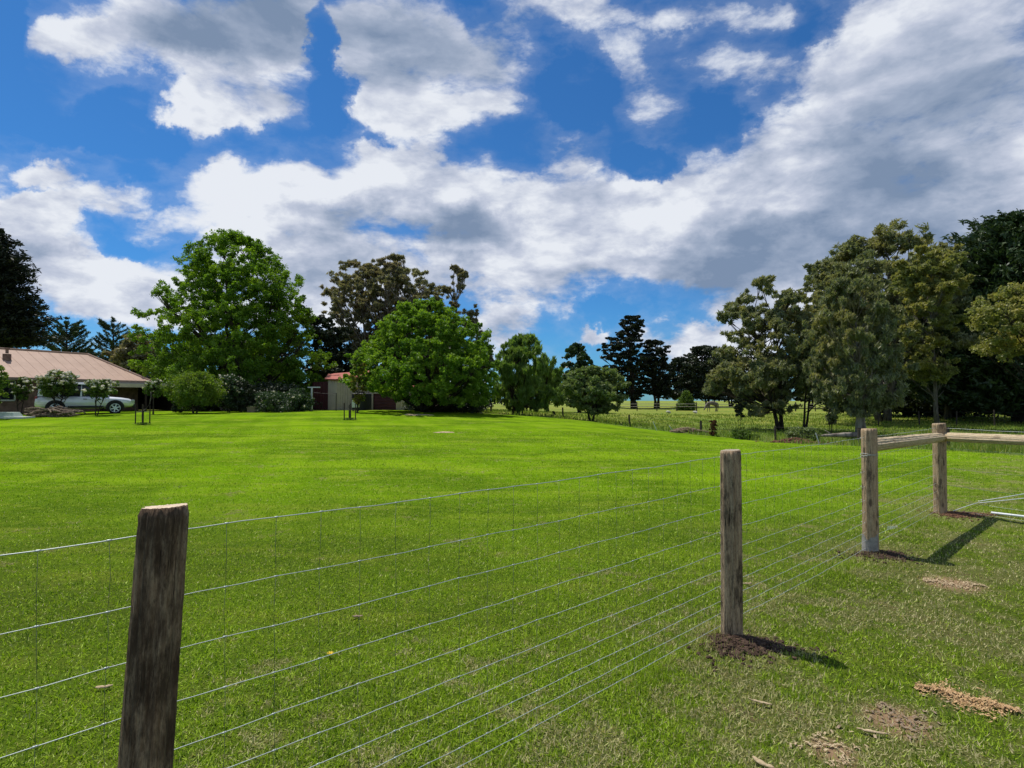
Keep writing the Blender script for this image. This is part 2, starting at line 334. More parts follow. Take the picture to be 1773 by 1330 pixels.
def ground_mat():
    m, nt, out = newmat('paddock_grass'); geo = nt.nodes.new('ShaderNodeNewGeometry'); P = geo.outputs['Position']
    a = nnoise(nt, P, 0.09, 5, 0.6, (1, 1.6, 0)); b = nnoise(nt, P, 0.9, 6, 0.7, (1, 1.5, 0)); c3 = nnoise(nt, P, 4.0, 5, 0.75, (1, 1, 0))
    c = nmix(nt, nramp(nt, a, 0.36, 0.58), (0.110, 0.190, 0.014), (0.250, 0.265, 0.040))
    c = nmix(nt, nramp(nt, b, 0.42, 0.62), c, (0.19, 0.25, 0.035))
    c = nmix(nt, nmath(nt, 'MULTIPLY', nramp(nt, c3, 0.5, 0.64), 0.6), c, (0.31, 0.27, 0.13))
    sx = nt.nodes.new('ShaderNodeSeparateXYZ'); nt.links.new(P, sx.inputs[0])
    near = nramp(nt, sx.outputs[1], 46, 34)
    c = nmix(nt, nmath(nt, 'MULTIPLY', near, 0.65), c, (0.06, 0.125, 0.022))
    pbsdf(nt, out, c, 0.95, 0.1, 0, nmath(nt, 'ADD', b, c3), 1.0, 0.12); return m

M_LAWN = lawn_mat(); M_BLADE = blade_mat(); M_GROUND = ground_mat()

# ------------------------------------------------------------------ ground, lawn
def grid_sheet(name, xs, ys, mat, dz=0.0):
    X, Y = np.meshgrid(xs, ys) if xs.ndim == 1 else (xs, ys)
    Z = g(X, Y) + dz; n, k = X.shape
    V = np.stack([X.ravel(), Y.ravel(), Z.ravel()], 1); i = np.arange(n * k).reshape(n, k)
    Fc = np.stack([i[:-1, :-1].ravel(), i[:-1, 1:].ravel(), i[1:, 1:].ravel(), i[1:, :-1].ravel()], 1)
    return mesh_np(name, V, Fc, mat, smooth=True)
xs = np.concatenate([-np.geomspace(4000, 62, 22), np.arange(-60, 80, 1.5), np.geomspace(82, 4000, 22)])
ys = np.concatenate([-np.geomspace(3000, 22, 14), np.arange(-20, 130, 1.2), np.geomspace(132, 6000, 34)])
tag(grid_sheet('ground', xs, ys, M_GROUND, -0.03), 'rough pale green paddock grass stretching back beyond the mown lawn', 'paddock', kind='structure')
LB = [(-20, 17.5), (-5, 17), (8, 16), (16, 14.9), (18.5, 14.5), (22, 13.7), (23.5, 12.7), (28.5, 10.6), (33, 7.4), (38, 4.6), (41, -2)]
rows = np.concatenate([np.arange(-20, 0, 1.0), np.arange(0, 12, 0.2), np.arange(12, 40.9, 0.4), [41.0]])
xb = np.interp(rows, [p[0] for p in LB], [p[1] for p in LB]) + 0.15 * np.sin(rows * 2.1) + 0.1 * np.sin(rows * 5.3)
cols = np.concatenate([np.linspace(0, 0.35, 25)[:-1], np.linspace(0.35, 1, 130)])
X = -60 + (xb[:, None] + 60) * cols[None, :]; Y = np.repeat(rows[:, None], len(cols), 1)
o = grid_sheet('lawn', X, Y, M_LAWN, 0.0)
tag(o, 'broad mown bright green lawn', 'lawn', kind='structure')

# blades of grass near the camera: one mass
def tri_blades(px, py, h, w, lean, up=0.0):
    n = len(px); z = g(px, py); a = rng.uniform(0, 2 * np.pi, n); b = a + rng.normal(1.57, 0.5, n)
    l = lean * h
    V = np.empty((n, 3, 3)); hw = w / 2
    V[:, 0] = np.stack([px - np.cos(a) * hw, py - np.sin(a) * hw, z - 0.003], 1)
    V[:, 1] = np.stack([px + np.cos(a) * hw, py + np.sin(a) * hw, z - 0.003], 1)
    V[:, 2] = np.stack([px + np.cos(b) * l, py + np.sin(b) * l, z + up + h * np.sqrt(np.clip(1 - (lean * 0.8) ** 2, 0.05, 1))], 1)
    return V.reshape(-1, 3), np.arange(n * 3).reshape(n, 3)
NB = 560000
d = 1.1 * (24 / 1.1) ** rng.uniform(0, 1, NB) ** 0.93
az = rng.uniform(R(-50), R(50), NB)
bx = d * np.tan(az) * 0 + d * np.sin(az) / np.cos(az) * 0.98; by = d.copy()
NX = 150000; ex = rng.uniform(-6, 12, NX); ey = rng.uniform(-1.2, 10, NX); out_ = np.abs(ex) > 1.15 * np.maximum(ey, 0.2)   # the ground beside and behind the photographer
bx = np.concatenate([bx, ex[out_]]); by = np.concatenate([by, ey[out_]]); d = np.concatenate([d, np.full(int(out_.sum()), 4.5)]); NB = len(bx)
ok = bx < np.interp(by, [p[0] for p in LB], [p[1] for p in LB]) - 0.1
for (sx_, sy_, ra_, rb_) in SOIL_SPOTS:        # blades thin out over the bare patches
    q_ = np.hypot((bx - sx_) / ra_, (by - sy_) / rb_) + 0.35 * np.sin(bx * 31 + by * 17) * np.sin(by * 43 - bx * 11)
    ok &= ~(rng.uniform(0, 1, NB) < np.clip(1.35 - q_, 0, .80))
bx, by, d = bx[ok], by[ok], d[ok]
tuft = 0.75 + 0.5 * np.sin(bx * 9 + 3 * np.sin(by * 5)) * np.sin(by * 8 + 2 * np.sin(bx * 6))
hh = rng.uniform(0.012, 0.032, len(bx)) * (0.75 + 0.45 * tuft); ww = rng.uniform(0.0032, 0.0062, len(bx)) + 0.0010 * d
V, Fc = tri_blades(bx, by, hh, ww, np.abs(rng.normal(0.9, 0.7, len(bx))))
tag(mesh_np('grass', V, Fc, M_BLADE, rnd=rng.uniform(0, 1, len(Fc))), 'short mown grass blades, green mixed with dry straw', 'grass', kind='stuff')

# longer tufts left by the mower along the fence line and round the posts
n_ = 26000; s__ = rng.uniform(-1.0, 10.0, n_); o__ = rng.normal(0, 0.09, n_); tx_ = FA.x + FD.x * s__ + FN.x * o__; ty_ = FA.y + FD.y * s__ + FN.y * o__
kp = (np.sin(s__ * 6.1) + np.sin(s__ * 2.3 + 1) + rng.normal(0, .5, n_)) > 0.6; tx_, ty_ = tx_[kp], ty_[kp]
V, Fc = tri_blades(tx_, ty_, rng.uniform(.025, .075, len(tx_)), rng.uniform(.003, .006, len(tx_)), np.abs(rng.normal(.6, .4, len(tx_))))
tag(mesh_np('grass_tufts', V, Fc, M_BLADE, rnd=rng.uniform(0, 1, len(Fc))), 'longer uncut grass along the foot of the wire fence', 'grass', kind='stuff')

# ------------------------------------------------------------------ trees
def quads(P, T, B, L, W):
    n = len(P); V = np.empty((n, 4, 3)); L = np.asarray(L).reshape(-1, 1) / 2; W = np.asarray(W).reshape(-1, 1) / 2
    V[:, 0] = P - T * L; V[:, 1] = P + B * W - T * L * 0.1; V[:, 2] = P + T * L; V[:, 3] = P - B * W - T * L * 0.1
    return V.reshape(-1, 3), np.arange(n * 4).reshape(n, 4)
def unit(v): return v / np.maximum(np.linalg.norm(v, axis=1, keepdims=True), 1e-6)
def leafcloud(cent, rad, per, size, flat=0.7, hang=0.0, elong=1.0, up=0.5):
    """leaves scattered in puffs round the centres"""
    k = len(cent); n = k * per; C_ = np.repeat(cent, per, 0); Rr = np.repeat(rad, per)[:, None]
    off = unit(rng.normal(size=(n, 3))) * (rng.uniform(0, 1, (n, 1)) ** 0.45)
    # ragged puffs: leaves gather on small twigs inside the puff
    tw = np.repeat(unit(rng.normal(size=(k * 9, 3))) * rng.uniform(0.35, 1.0, (k * 9, 1)), 1, 0).reshape(k, 9, 3)
    pick = rng.integers(0, 9, n); tc = tw[np.repeat(np.arange(k), per), pick]
    off = 0.38 * off + 0.75 * tc
    off[:, 2] *= flat
    P = C_ + off * Rr
    Nn = unit(rng.normal(size=(n, 3)) + np.array([0, 0, up]) + 0.5 * off)
    T = unit(np.cross(Nn, rng.normal(size=(n, 3))))
    if hang: T = unit(T * (1 - hang) + np.array([0, 0, -1.0]) * hang); Nn = unit(np.cross(T, rng.normal(size=(n, 3))))
    B = unit(np.cross(Nn, T))
    s = size * rng.uniform(0.65, 1.3, n)
    return quads(P, T, B, s * elong, s / math.sqrt(elong) * 0.8)
def outline_fn(outline, D, base):
    ys_ = np.array([hgt(p[0], D) - base for p in outline]); xl = np.array([at(p[1], D)[0] for p in outline]); xr = np.array([at(p[2], D)[0] for p in outline])
    o_ = np.argsort(ys_); return ys_[o_], xl[o_], xr[o_]
def limb(mb, a, b, r0, r1, sag=0.15, n=6, seg=5):
    a = Vector(a); b = Vector(b); L = (b - a).length; pts = []; rr = []
    j = Vector((random.uniform(-1, 1), random.uniform(-1, 1), 0)) * L * 0.08
    for i in range(seg + 1):
        t = i / seg; p = a.lerp(b, t); p += j * math.sin(math.pi * t) ; p.z += L * sag * math.sin(math.pi * t) * -0.5 + 0
        w = Vector((random.uniform(-1, 1), random.uniform(-1, 1), random.uniform(-1, 1))) * L * 0.015
        if 0 < i < seg: p += w
        pts.append(p); rr.append(r0 + (r1 - r0) * t ** 0.8)
    mb.tube(pts, rr, n); return pts
def tree(name, label, group, outline, D, trunk_px, leaf, bark, ncl=200, per=150, size=0.2, crad=0.13, shell=0.45, flat=0.7,
         hang=0, elong=1.0, trunk_r=0.2, stems=1, nlimb=26, jitter=0.16, depthk=1.0, up=0.5, ground_lift=0.0, lean=0.0, seed=1, cat='tree', twig=0.012, gap=0.0, low=0.25, sub=0, subr=0.28, keep=0.3):
    global rng
    random.seed(seed); rng = np.random.default_rng(seed)
    bx, by = at(trunk_px, D); base = gz(bx, by) - 0.05
    t = empty(name, (bx, by, base), label, cat, group)
    hz, xl, xr = outline_fn(outline, D, base)
    H = hz[-1]; h0 = hz[0]
    # sample puff centres inside the revolved outline
    tab = np.linspace(h0, H, 60); rad = (np.interp(tab, hz, xr) - np.interp(tab, hz, xl)) / 2
    wgt = (rad + 0.1 * rad.max()) ** 1.35; wgt /= wgt.sum()
    i = rng.choice(60, ncl, p=wgt); h = tab[i] + rng.uniform(-.5, .5, ncl) * (H - h0) / 60
    rr = (np.interp(h, hz, xr) - np.interp(h, hz, xl)) / 2; cx = (np.interp(h, hz, xr) + np.interp(h, hz, xl)) / 2 - bx
    ang = rng.uniform(0, 2 * np.pi, ncl)
    lob = 1 + jitter * np.sin(ang * 3 + h * 1.1 + seed) * np.sin(h * 2.0 + ang * 2)
    f = rng.uniform(0, 1, ncl) ** shell
    Rm = rad.max(); cr = crad * Rm * rng.uniform(0.65, 1.35, ncl)
    ri = np.maximum(rr * lob - cr * 0.75, 0.02) * f
    cent = np.stack([cx + ri * np.cos(ang), ri * np.sin(ang) * depthk, np.minimum(h, H - cr * flat * 0.9)], 1)
    if sub:                                   # puffs gather in separate sprays, each on its own limb
        npar = max(6, ncl // sub); pa = cent[rng.choice(len(cent), npar, replace=False)]; k_ = rng.integers(0, npar, ncl)
        o_ = unit(rng.normal(size=(ncl, 3))) * rng.uniform(0, 1, (ncl, 1)) ** 0.5 * (subr * Rm * rng.uniform(0.6, 1.25, npar)[k_])[:, None]
        o_[:, 2] = np.where(o_[:, 2] < 0, o_[:, 2] * 0.45, o_[:, 2] * 0.75)
        cent = np.where((rng.uniform(0, 1, ncl) < keep)[:, None], cent, pa[k_] + o_); cent[:, 2] = np.clip(cent[:, 2], h0 * 0.9, H - cr * flat * 0.6)
    if gap:                                   # drop puffs in some patches: holes where sky shows
        q = np.sin(cent[:, 0] * 1.3 + seed) * np.sin(cent[:, 2] * 1.1 + seed * 2) * np.sin(cent[:, 1] * 1.2 + 1)
        keep = q < (1 - gap) * 0.6; cent = cent[keep]; cr = cr[keep]
    V, Fc = leafcloud(cent, cr, per, size, flat, hang, elong, up)
    mesh_np('crown', V, Fc, leaf, t, rnd=rng.uniform(0, 1, len(Fc)))
    mb = MB(); axis_x = lambda z: float(np.interp(z, hz, (xl + xr) / 2)) - bx
    for s in range(stems):
        a0 = 2 * math.pi * s / max(stems, 1) + 0.6; sp = 0.0 if stems == 1 else 0.22 * trunk_r * 4
        topz = H * (0.78 if stems == 1 else random.uniform(0.6, 0.8))
        tx = axis_x(topz) * 0.9; spread = 0 if stems == 1 else Rm * 0.28
        pts = []; rads = []
        for q in range(8):
            f_ = q / 7; z = f_ * topz
            x = math.cos(a0) * (sp + spread * f_) + tx * f_ ** 1.2 + random.uniform(-1, 1) * trunk_r * 0.35 * (q > 0) + lean * f_
            y = math.sin(a0) * (sp + spread * f_) + random.uniform(-1, 1) * trunk_r * 0.35 * (q > 0)
            pts.append((x, y, z - 0.05)); rads.append(trunk_r * (1 if stems == 1 else 0.62) * ((1 - f_) ** 0.8 * 0.9 + 0.1) * (1.35 if q == 0 else 1))
        mb.tube(pts, rads, 9)
        idx = np.argsort(cent[:, 2])[::max(1, int(len(cent) / max(1, nlimb / stems)))]
        for c_ in idx:
            p = cent[c_]; zt = max(low * H * 0.6, p[2] - 0.75 * math.hypot(p[0] - axis_x(p[2]), p[1]) - 0.06 * H); zt = min(zt, topz * 0.98)
            k = min(6, int(zt / topz * 7)); fr = zt / topz * 7 - k; k = max(k, 0)
            a = Vector(pts[k]).lerp(Vector(pts[k + 1]), max(0, min(1, fr)))
            pp = limb(mb, a, p, max(trunk_r * 0.30 * (1 - 0.6 * zt / H), 0.025), twig, sag=0.1, n=5)
            for _ in range(3):
                e_ = Vector(p) + Vector((random.uniform(-1, 1), random.uniform(-1, 1), random.uniform(-.4, .6))) * Rm * crad * 0.8
                limb(mb, pp[random.choice((3, 4))], e_, twig * 1.6, twig * 0.5, sag=0.05, n=4, seg=3)
    mb.build('trunk', bark, t, smooth=True)
    return t
def conifer(name, label, group, px, D, top_py, halfw_px, leaf, bark, tiers=22, per=16, size=0.3, rise=0.2, bare=0.15, seed=1, ragged=0.25, power=0.8, spray=26, thick=0.16, cat='tree', extra=None, trunk_r=0.3, topround=0.0):
    """conifer: whorls of branches, each carrying sprays of needles"""
    rg = np.random.default_rng(seed); random.seed(seed)
    bx, by = at(px, D); base = gz(bx, by) - 0.05; H = hgt(top_py, D) - base; Rw = halfw_px / F * D
    t = empty(name, (bx, by, base), label, cat, group)
    mb = MB(); mb.tube([(0, 0, -0.05), (0.05, 0, H * 0.5), (0, 0, H * 0.97)], [trunk_r * 1.2, trunk_r * 0.65, 0.03], 8)
    Ps = []; Ts = []
    for k in range(tiers):
        f = k / (tiers - 1); z = H * (bare + (0.985 - bare) * f)
        prof = (1 - f) ** power * (1 - topround) + topround * math.sqrt(max(0, 1 - f ** 2.2)); Lb = Rw * max(prof, 0.04)
        for b in range(per):
            if rg.uniform() < 0.10: continue
            a = rg.uniform(0, 2 * math.pi); l = Lb * (1 + rg.normal() * ragged * 0.6) * rg.uniform(1 - ragged, 1.08); l = max(l, 0.2)
            zz = z + rg.uniform(-.5, .5) * H / tiers
            n = max(5, int(spray * l / Rw) + 4); tt = rg.uniform(0.18, 1.0, n) ** 0.75
            dx, dy = math.cos(a), math.sin(a)
            cu = rise * l * tt ** 1.7
            w = thick * l * (1.1 - tt) * 0.9 + 0.05
            P = np.stack([dx * l * tt, dy * l * tt, zz + cu], 1)
            side = rg.normal(size=n) * w; P[:, 0] += -dy * side; P[:, 1] += dx * side; P[:, 2] += rg.normal(size=n) * w * 0.28
            T = np.stack([np.full(n, dx), np.full(n, dy), np.full(n, rise * 1.6)], 1) + rg.normal(size=(n, 3)) * 0.45
            Ps.append(P); Ts.append(T)
            if b % 2 == 0 and Lb > 0.4:
                mb.tube([(0, 0, zz - 0.02 * H), (dx * l * .5, dy * l * .5, zz + rise * l * 0.3), (dx * l * .92, dy * l * .92, zz + rise * l * .85)], [0.05 + 0.01 * l, 0.035, 0.012], 4)
    P = np.concatenate(Ps); T = unit(np.concatenate(Ts)); rep = 3
    P = np.repeat(P, rep, 0) + rg.normal(size=(len(P) * rep, 3)) * size * 0.42; T = unit(np.repeat(T, rep, 0) + rg.normal(size=(len(P), 3)) * 0.4)
    B = unit(np.cross(T, rg.normal(size=T.shape))); s = size * rg.uniform(.6, 1.3, len(P))
    V, Fc = quads(P, T, B, s * 1.5, s * 0.5)
    mesh_np('crown', V, Fc, leaf, t, rnd=rg.uniform(0, 1, len(Fc)))
    mb.build('trunk', bark, t, smooth=True); return t

LF_MAPLE = leafmat('leaf_bright_green', (0.070, 0.145, 0.009), (0.145, 0.260, 0.016), 0.42, 0.5, (0.180, 0.285, 0.018))
LF_ROUND = leafmat('leaf_mid_green', (0.080, 0.160, 0.012), (0.160, 0.275, 0.022), 0.42, 0.5, (0.180, 0.285, 0.024))
LF_GUM = leafmat('leaf_olive_brown', (0.150, 0.150, 0.085), (0.300, 0.280, 0.175), 0.36, 0.3, (0.250, 0.205, 0.130), tboost=1.3)
LF_GUM2 = leafmat('leaf_olive_green', (0.130, 0.150, 0.072), (0.275, 0.290, 0.155), 0.38, 0.35, (0.285, 0.265, 0.110), tboost=1.3)
LF_GUM3 = leafmat('leaf_yellow_olive', (0.165, 0.185, 0.055), (0.310, 0.320, 0.105), 0.38, 0.4, (0.340, 0.310, 0.090), tboost=1.3)
LF_GREY = leafmat('leaf_grey_green', (0.110, 0.155, 0.050), (0.210, 0.260, 0.105), 0.34, 0.6, (0.15, 0.205, 0.07))
LF_WILLOW = leafmat('leaf_willow', (0.105, 0.170, 0.030), (0.200, 0.285, 0.070), 0.45, 0.6, (0.14, 0.23, 0.045))
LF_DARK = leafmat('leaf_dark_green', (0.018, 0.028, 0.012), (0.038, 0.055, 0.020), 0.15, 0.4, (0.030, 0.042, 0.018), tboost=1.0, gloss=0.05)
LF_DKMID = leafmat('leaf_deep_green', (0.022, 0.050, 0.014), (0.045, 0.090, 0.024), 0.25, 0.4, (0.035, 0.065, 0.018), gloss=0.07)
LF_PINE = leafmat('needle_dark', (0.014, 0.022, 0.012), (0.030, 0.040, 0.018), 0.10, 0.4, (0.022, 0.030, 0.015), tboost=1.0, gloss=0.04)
LF_PINEG = leafmat('needle_green', (0.030, 0.055, 0.020), (0.065, 0.105, 0.036), 0.16, 0.4, (0.048, 0.080, 0.028), tboost=1.0, gloss=0.05)
LF_BUSH = leafmat('leaf_bush', (0.065, 0.115, 0.018), (0.125, 0.190, 0.035), 0.32, 1.2, (0.075, 0.13, 0.02))
LF_CITRUS = leafmat('leaf_citrus', (0.085, 0.145, 0.012), (0.190, 0.255, 0.028), 0.35, 1.2, (0.10, 0.17, 0.02))
LF_AUT = leafmat('leaf_new_yellow', (0.14, 0.16, 0.02), (0.24, 0.17, 0.04), 0.40, 1.2, (0.13, 0.19, 0.03))
LF_RED = leafmat('leaf_red', (0.10, 0.035, 0.02), (0.16, 0.07, 0.03), 0.3, 1.2, (0.07, 0.07, 0.03))
M_PETAL = leafmat('rose_petal', (0.62, 0.58, 0.50), (0.80, 0.77, 0.70), 0.3, 1.0, None)
BK_DARK = barkmat('bark_dark', (0.025, 0.020, 0.016), (0.075, 0.060, 0.048))
BK_GUM = barkmat('bark_gum', (0.13, 0.105, 0.085), (0.34, 0.30, 0.25), 1.5)
BK_GREY = barkmat('bark_grey', (0.06, 0.052, 0.044), (0.17, 0.15, 0.125), 2.0)

# far row and dark masses first
G_BACK = 'dark trees along the far side of the paddock'
conifer('pine_tree', 'tall near-black pine at the left edge behind the pink roof', None, -50, 52, 378, 112, LF_PINE, BK_DARK, 30, 32, 0.28, 0.16, 0.33, 3, 0.20, 0.45, 44, 0.14, trunk_r=0.45)
conifer('cypress_tree', 'dark fan-branched conifer above the ridge of the pink roof, left of its twin', 'upswept conifers behind the house', 113, 72, 552, 56, LF_PINEG, BK_DARK, 11, 13, 0.20, 0.50, 0.10, 5, 0.10, 0.42, 90, 0.05)
conifer('cypress_tree', 'dark fan-branched conifer between its twin and the big bright green tree', 'upswept conifers behind the house', 194, 75, 555, 50, LF_PINEG, BK_DARK, 10, 13, 0.20, 0.50, 0.10, 9, 0.10, 0.42, 90, 0.05)
tree('broadleaf_tree', 'dull brown-green tree squeezed between the fan conifers and the big bright green tree', None, [(575,225,262),(600,195,285),(640,190,310),(690,195,320)], 66, 245, LF_GUM, BK_DARK, 150, 150, 0.34, 0.2, seed=21)

EU = 'gum trees behind the sheds'
tree('gum_tree', 'tall open gum with bare forking limbs, leftmost behind the round green tree', EU, [(452,590,640),(475,560,680),(510,552,700),(550,556,700),(590,585,690),(640,600,680)], 62, 640, LF_GUM, BK_GUM, 620, 60, 0.22, 0.085, 0.55, 0.6, 0.35, 2.2, trunk_r=0.42, stems=3, nlimb=90, jitter=0.3, gap=0, seed=31, sub=14, subr=0.22, keep=0.5, twig=0.03)
tree('gum_tree', 'tallest olive gum whose domed top stands over the round green tree', EU, [(441,655,705),(460,630,735),(500,622,755),(550,640,760),(600,650,750),(650,660,740)], 60, 688, LF_GUM, BK_GUM, 620, 60, 0.22, 0.085, 0.55, 0.6, 0.35, 2.2, trunk_r=0.42, stems=2, nlimb=80, jitter=0.3, gap=0, seed=32, sub=14, subr=0.22, keep=0.5, twig=0.03)
tree('gum_tree', 'mid-height gum between the domed one and the topknot one', EU, [(475,712,740),(495,700,770),(540,695,790),(600,700,790),(650,720,790)], 64, 745, LF_GUM, BK_GUM, 360, 50, 0.22, 0.10, 0.55, 0.6, 0.35, 2.2, trunk_r=0.3, stems=2, nlimb=50, jitter=0.3, gap=0, seed=33, sub=14, subr=0.22, keep=0.5, twig=0.03)
tree('gum_tree', 'slim gum with a separate topknot of leaves, right of the olive gums', EU, [(460,775,800),(475,760,815),(500,762,812),(515,778,800),(530,770,806),(560,768,812),(620,770,820)], 61, 792, LF_GUM, BK_GUM, 220, 60, 0.22, 0.14, 0.55, 0.6, 0.35, 2.2, trunk_r=0.28, stems=1, nlimb=40, jitter=0.2, seed=34, sub=16, subr=0.25, twig=0.03)
tree('gum_tree', 'short gum peeping over the right shoulder of the round green tree', EU, [(521,815,826),(545,808,836),(580,805,850),(630,800,860)], 60, 828, LF_GUM, BK_GUM, 140, 60, 0.22, 0.16, 0.55, 0.7, 0.35, 2.2, trunk_r=0.2, nlimb=25, seed=35, sub=16, subr=0.25, twig=0.03)
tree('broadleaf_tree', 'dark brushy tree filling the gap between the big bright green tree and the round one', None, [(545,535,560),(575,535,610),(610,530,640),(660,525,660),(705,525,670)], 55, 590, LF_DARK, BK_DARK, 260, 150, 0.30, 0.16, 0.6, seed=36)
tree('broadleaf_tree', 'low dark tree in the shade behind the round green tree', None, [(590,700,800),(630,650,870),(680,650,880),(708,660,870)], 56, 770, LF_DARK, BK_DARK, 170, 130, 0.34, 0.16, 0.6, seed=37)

tree('broadleaf_tree', 'added dark backing tree filling the view under and behind the biggest bright green tree', None, [(575,330,470),(610,290,520),(650,270,545),(708,265,548)], 60, 405, LF_DARK, BK_DARK, 330, 130, 0.32, 0.13, 0.6, seed=38)  # added backing: closes sky gaps so the lower crown reads dark
tree('maple_tree', 'biggest bright green broadleaf tree, cone-shaped, right of the house', None,
     [(403,370,435),(420,338,468),(450,312,492),(490,294,520),(530,276,536),(570,256,548),(610,244,562),(645,242,570),(658,262,572),(672,305,572),(690,320,560)], 47, 425, LF_MAPLE, BK_DARK,
     1500, 165, 0.14, 0.068, 0.40, 0.8, trunk_r=0.42, stems=3, nlimb=70, jitter=0.12, gap=0.0, seed=41, twig=0.02, low=0.1, sub=14, subr=0.16, keep=0.7)
tree('maple_tree', 'round-headed mid green tree with many low stems in front of the red roller door', None,
     [(518,725,755),(530,690,790),(555,658,822),(590,630,850),(625,610,868),(655,604,874),(668,612,872),(684,668,868),(697,690,860)], 38, 742, LF_ROUND, BK_DARK,
     1250, 140, 0.12, 0.070, 0.40, 0.75, trunk_r=0.30, stems=6, nlimb=84, jitter=0.12, gap=0.0, seed=42, twig=0.015, low=0.05, sub=14, subr=0.16, keep=0.7)
tree('small_tree', 'thin young tree with yellowing leaves before the cream shed', None, [(628,612,636),(650,600,642),(675,604,640),(697,610,632)], 34.5, 619, LF_AUT, BK_DARK, 60, 60, 0.13, 0.22, 0.5, trunk_r=0.05, nlimb=16, seed=43, twig=0.008)
tree('willow_tree', 'soft green weeping willow with a dark forked trunk, right of the round tree', 'weeping willows', [(580,880,915),(600,860,938),(640,852,955),(680,850,958),(705,852,950)], 43, 893, LF_WILLOW, BK_DARK, 420, 95, 0.15, 0.11, 0.45, 1.2, 0.6, 2.8, trunk_r=0.22, stems=2, nlimb=40, seed=44, up=0, sub=14, subr=0.3)
tree('willow_tree', 'paler thin willow further back, between the first willow and the grey-green tree', 'weeping willows', [(612,935,960),(640,920,975),(680,918,985),(698,925,980)], 62, 948, LF_WILLOW, BK_DARK, 120, 110, 0.26, 0.2, 0.5, 1.3, 0.65, 2.6, trunk_r=0.2, nlimb=30, gap=0.3, seed=45, up=0)
tree('broadleaf_tree', 'dark green round tree rising behind the grey-green tree', None, [(593,990,1010),(612,975,1030),(650,965,1045),(690,960,1050),(702,965,1045)], 70, 1003, LF_DKMID, BK_DARK, 200, 120, 0.34, 0.18, 0.5, seed=46)
tree('broadleaf_tree', 'small wide grey-green tree alone at the lawn edge, leaning on two thin trunks', None, [(634,1005,1060),(648,975,1080),(668,966,1086),(690,966,1084),(705,980,1075),(714,1000,1062)], 39.5, 1024, LF_GREY, BK_DARK, 170, 170, 0.15, 0.17, 0.45, 0.7, 0.1, 1.6, trunk_r=0.14, stems=2, nlimb=40, seed=47)
# tall cypress pair across the paddock
tree('pine_tree', 'tallest black pine across the paddock with a tiered flat top', G_BACK, [(545,1076,1110),(560,1062,1124),(572,1066,1112),(585,1052,1124),(605,1034,1136),(640,1034,1140),(665,1044,1138),(690,1065,1122)], 96, 1098, LF_PINE, BK_DARK, 420, 110, 0.36, 0.13, 0.5, 0.35, trunk_r=0.5, nlimb=70, gap=0.2, seed=51, twig=0.04)
tree('pine_tree', 'black pine right of the tallest one with bare stems showing at its foot', G_BACK, [(588,1118,1148),(605,1106,1168),(640,1102,1174),(665,1110,1170),(685,1120,1160)], 98, 1137, LF_PINE, BK_DARK, 260, 110, 0.36, 0.16, 0.5, 0.4, trunk_r=0.4, stems=2, nlimb=50, gap=0.25, seed=52, twig=0.04)
bk = [(1180, 618, 44, 104, 'leftmost low dark tree of the far row, right of the black pines'), (1222, 598, 52, 108, 'dark rounded tree of the far row directly above the grazing horse'),
      (1262, 600, 44, 112, 'dark tree of the far row half behind the two-stemmed gum'), (1325, 640, 48, 100, 'dark low tree seen under the crown of the two-stemmed gum'),
      (1400, 600, 60, 95, 'dark tree of the far row between the two gum trunks'), (1462, 590, 60, 92, 'dark tree of the far row behind the fallen log'),
      (1045, 650, 26, 104, 'low dark tree at the foot of the black pines, behind the grey-green tree'), (905, 655, 40, 100, 'low dark tree far behind the weeping willow')]
for i, (px, ty, hw, D, lab) in enumerate(bk):
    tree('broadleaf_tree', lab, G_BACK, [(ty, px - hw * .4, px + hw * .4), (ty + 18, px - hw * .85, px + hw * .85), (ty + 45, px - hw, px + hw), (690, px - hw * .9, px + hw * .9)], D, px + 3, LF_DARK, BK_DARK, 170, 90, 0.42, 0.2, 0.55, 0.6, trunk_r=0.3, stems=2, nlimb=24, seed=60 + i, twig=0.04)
conifer('pine_tree', 'small squat conifer standing before the far rail fence', None, 1188, 82, 680, 17, LF_BUSH, BK_DARK, 14, 14, 0.28, 0.1, 0.03, 71, 0.2, 0.6, 14, 0.2, trunk_r=0.1)
# gums on the right
tree('gum_tree', 'dark olive gum on twin trunks, left end of the right-hand gums', 'gum trees on the right', [(484,1290,1345),(500,1278,1375),(540,1262,1398),(590,1240,1405),(640,1236,1410),(680,1250,1400),(712,1270,1390)], 35, 1350, LF_GUM2, BK_DARK, 900, 68, 0.14, 0.080, 0.42, 0.75, 0.4, 2.4, trunk_r=0.20, stems=2, nlimb=80, jitter=0.25, gap=0, seed=81, sub=16, subr=0.24, twig=0.015)
tree('gum_tree', 'slender gum on a dark forked stem right beside the twin-trunked gum', 'gum trees on the right', [(560,1385,1420),(600,1375,1440),(650,1375,1445),(690,1385,1440)], 34, 1392, LF_GUM2, BK_DARK, 110, 110, 0.19, 0.2, 0.5, 0.7, 0.3, 2.0, trunk_r=0.12, stems=2, nlimb=30, seed=82, gap=0.2)
tree('gum_tree', 'highest gum on the right, its open flat top above all its neighbours', 'gum trees on the right', [(399,1505,1560),(415,1480,1585),(440,1440,1625),(475,1400,1650),(520,1385,1660),(580,1400,1655),(640,1420,1640)], 48, 1530, LF_GUM2, BK_GREY, 1150, 85, 0.19, 0.078, 0.36, 0.7, 0.35, 2.2, trunk_r=0.4, stems=3, nlimb=80, jitter=0.25, gap=0, seed=83, sub=18, subr=0.22, twig=0.02)
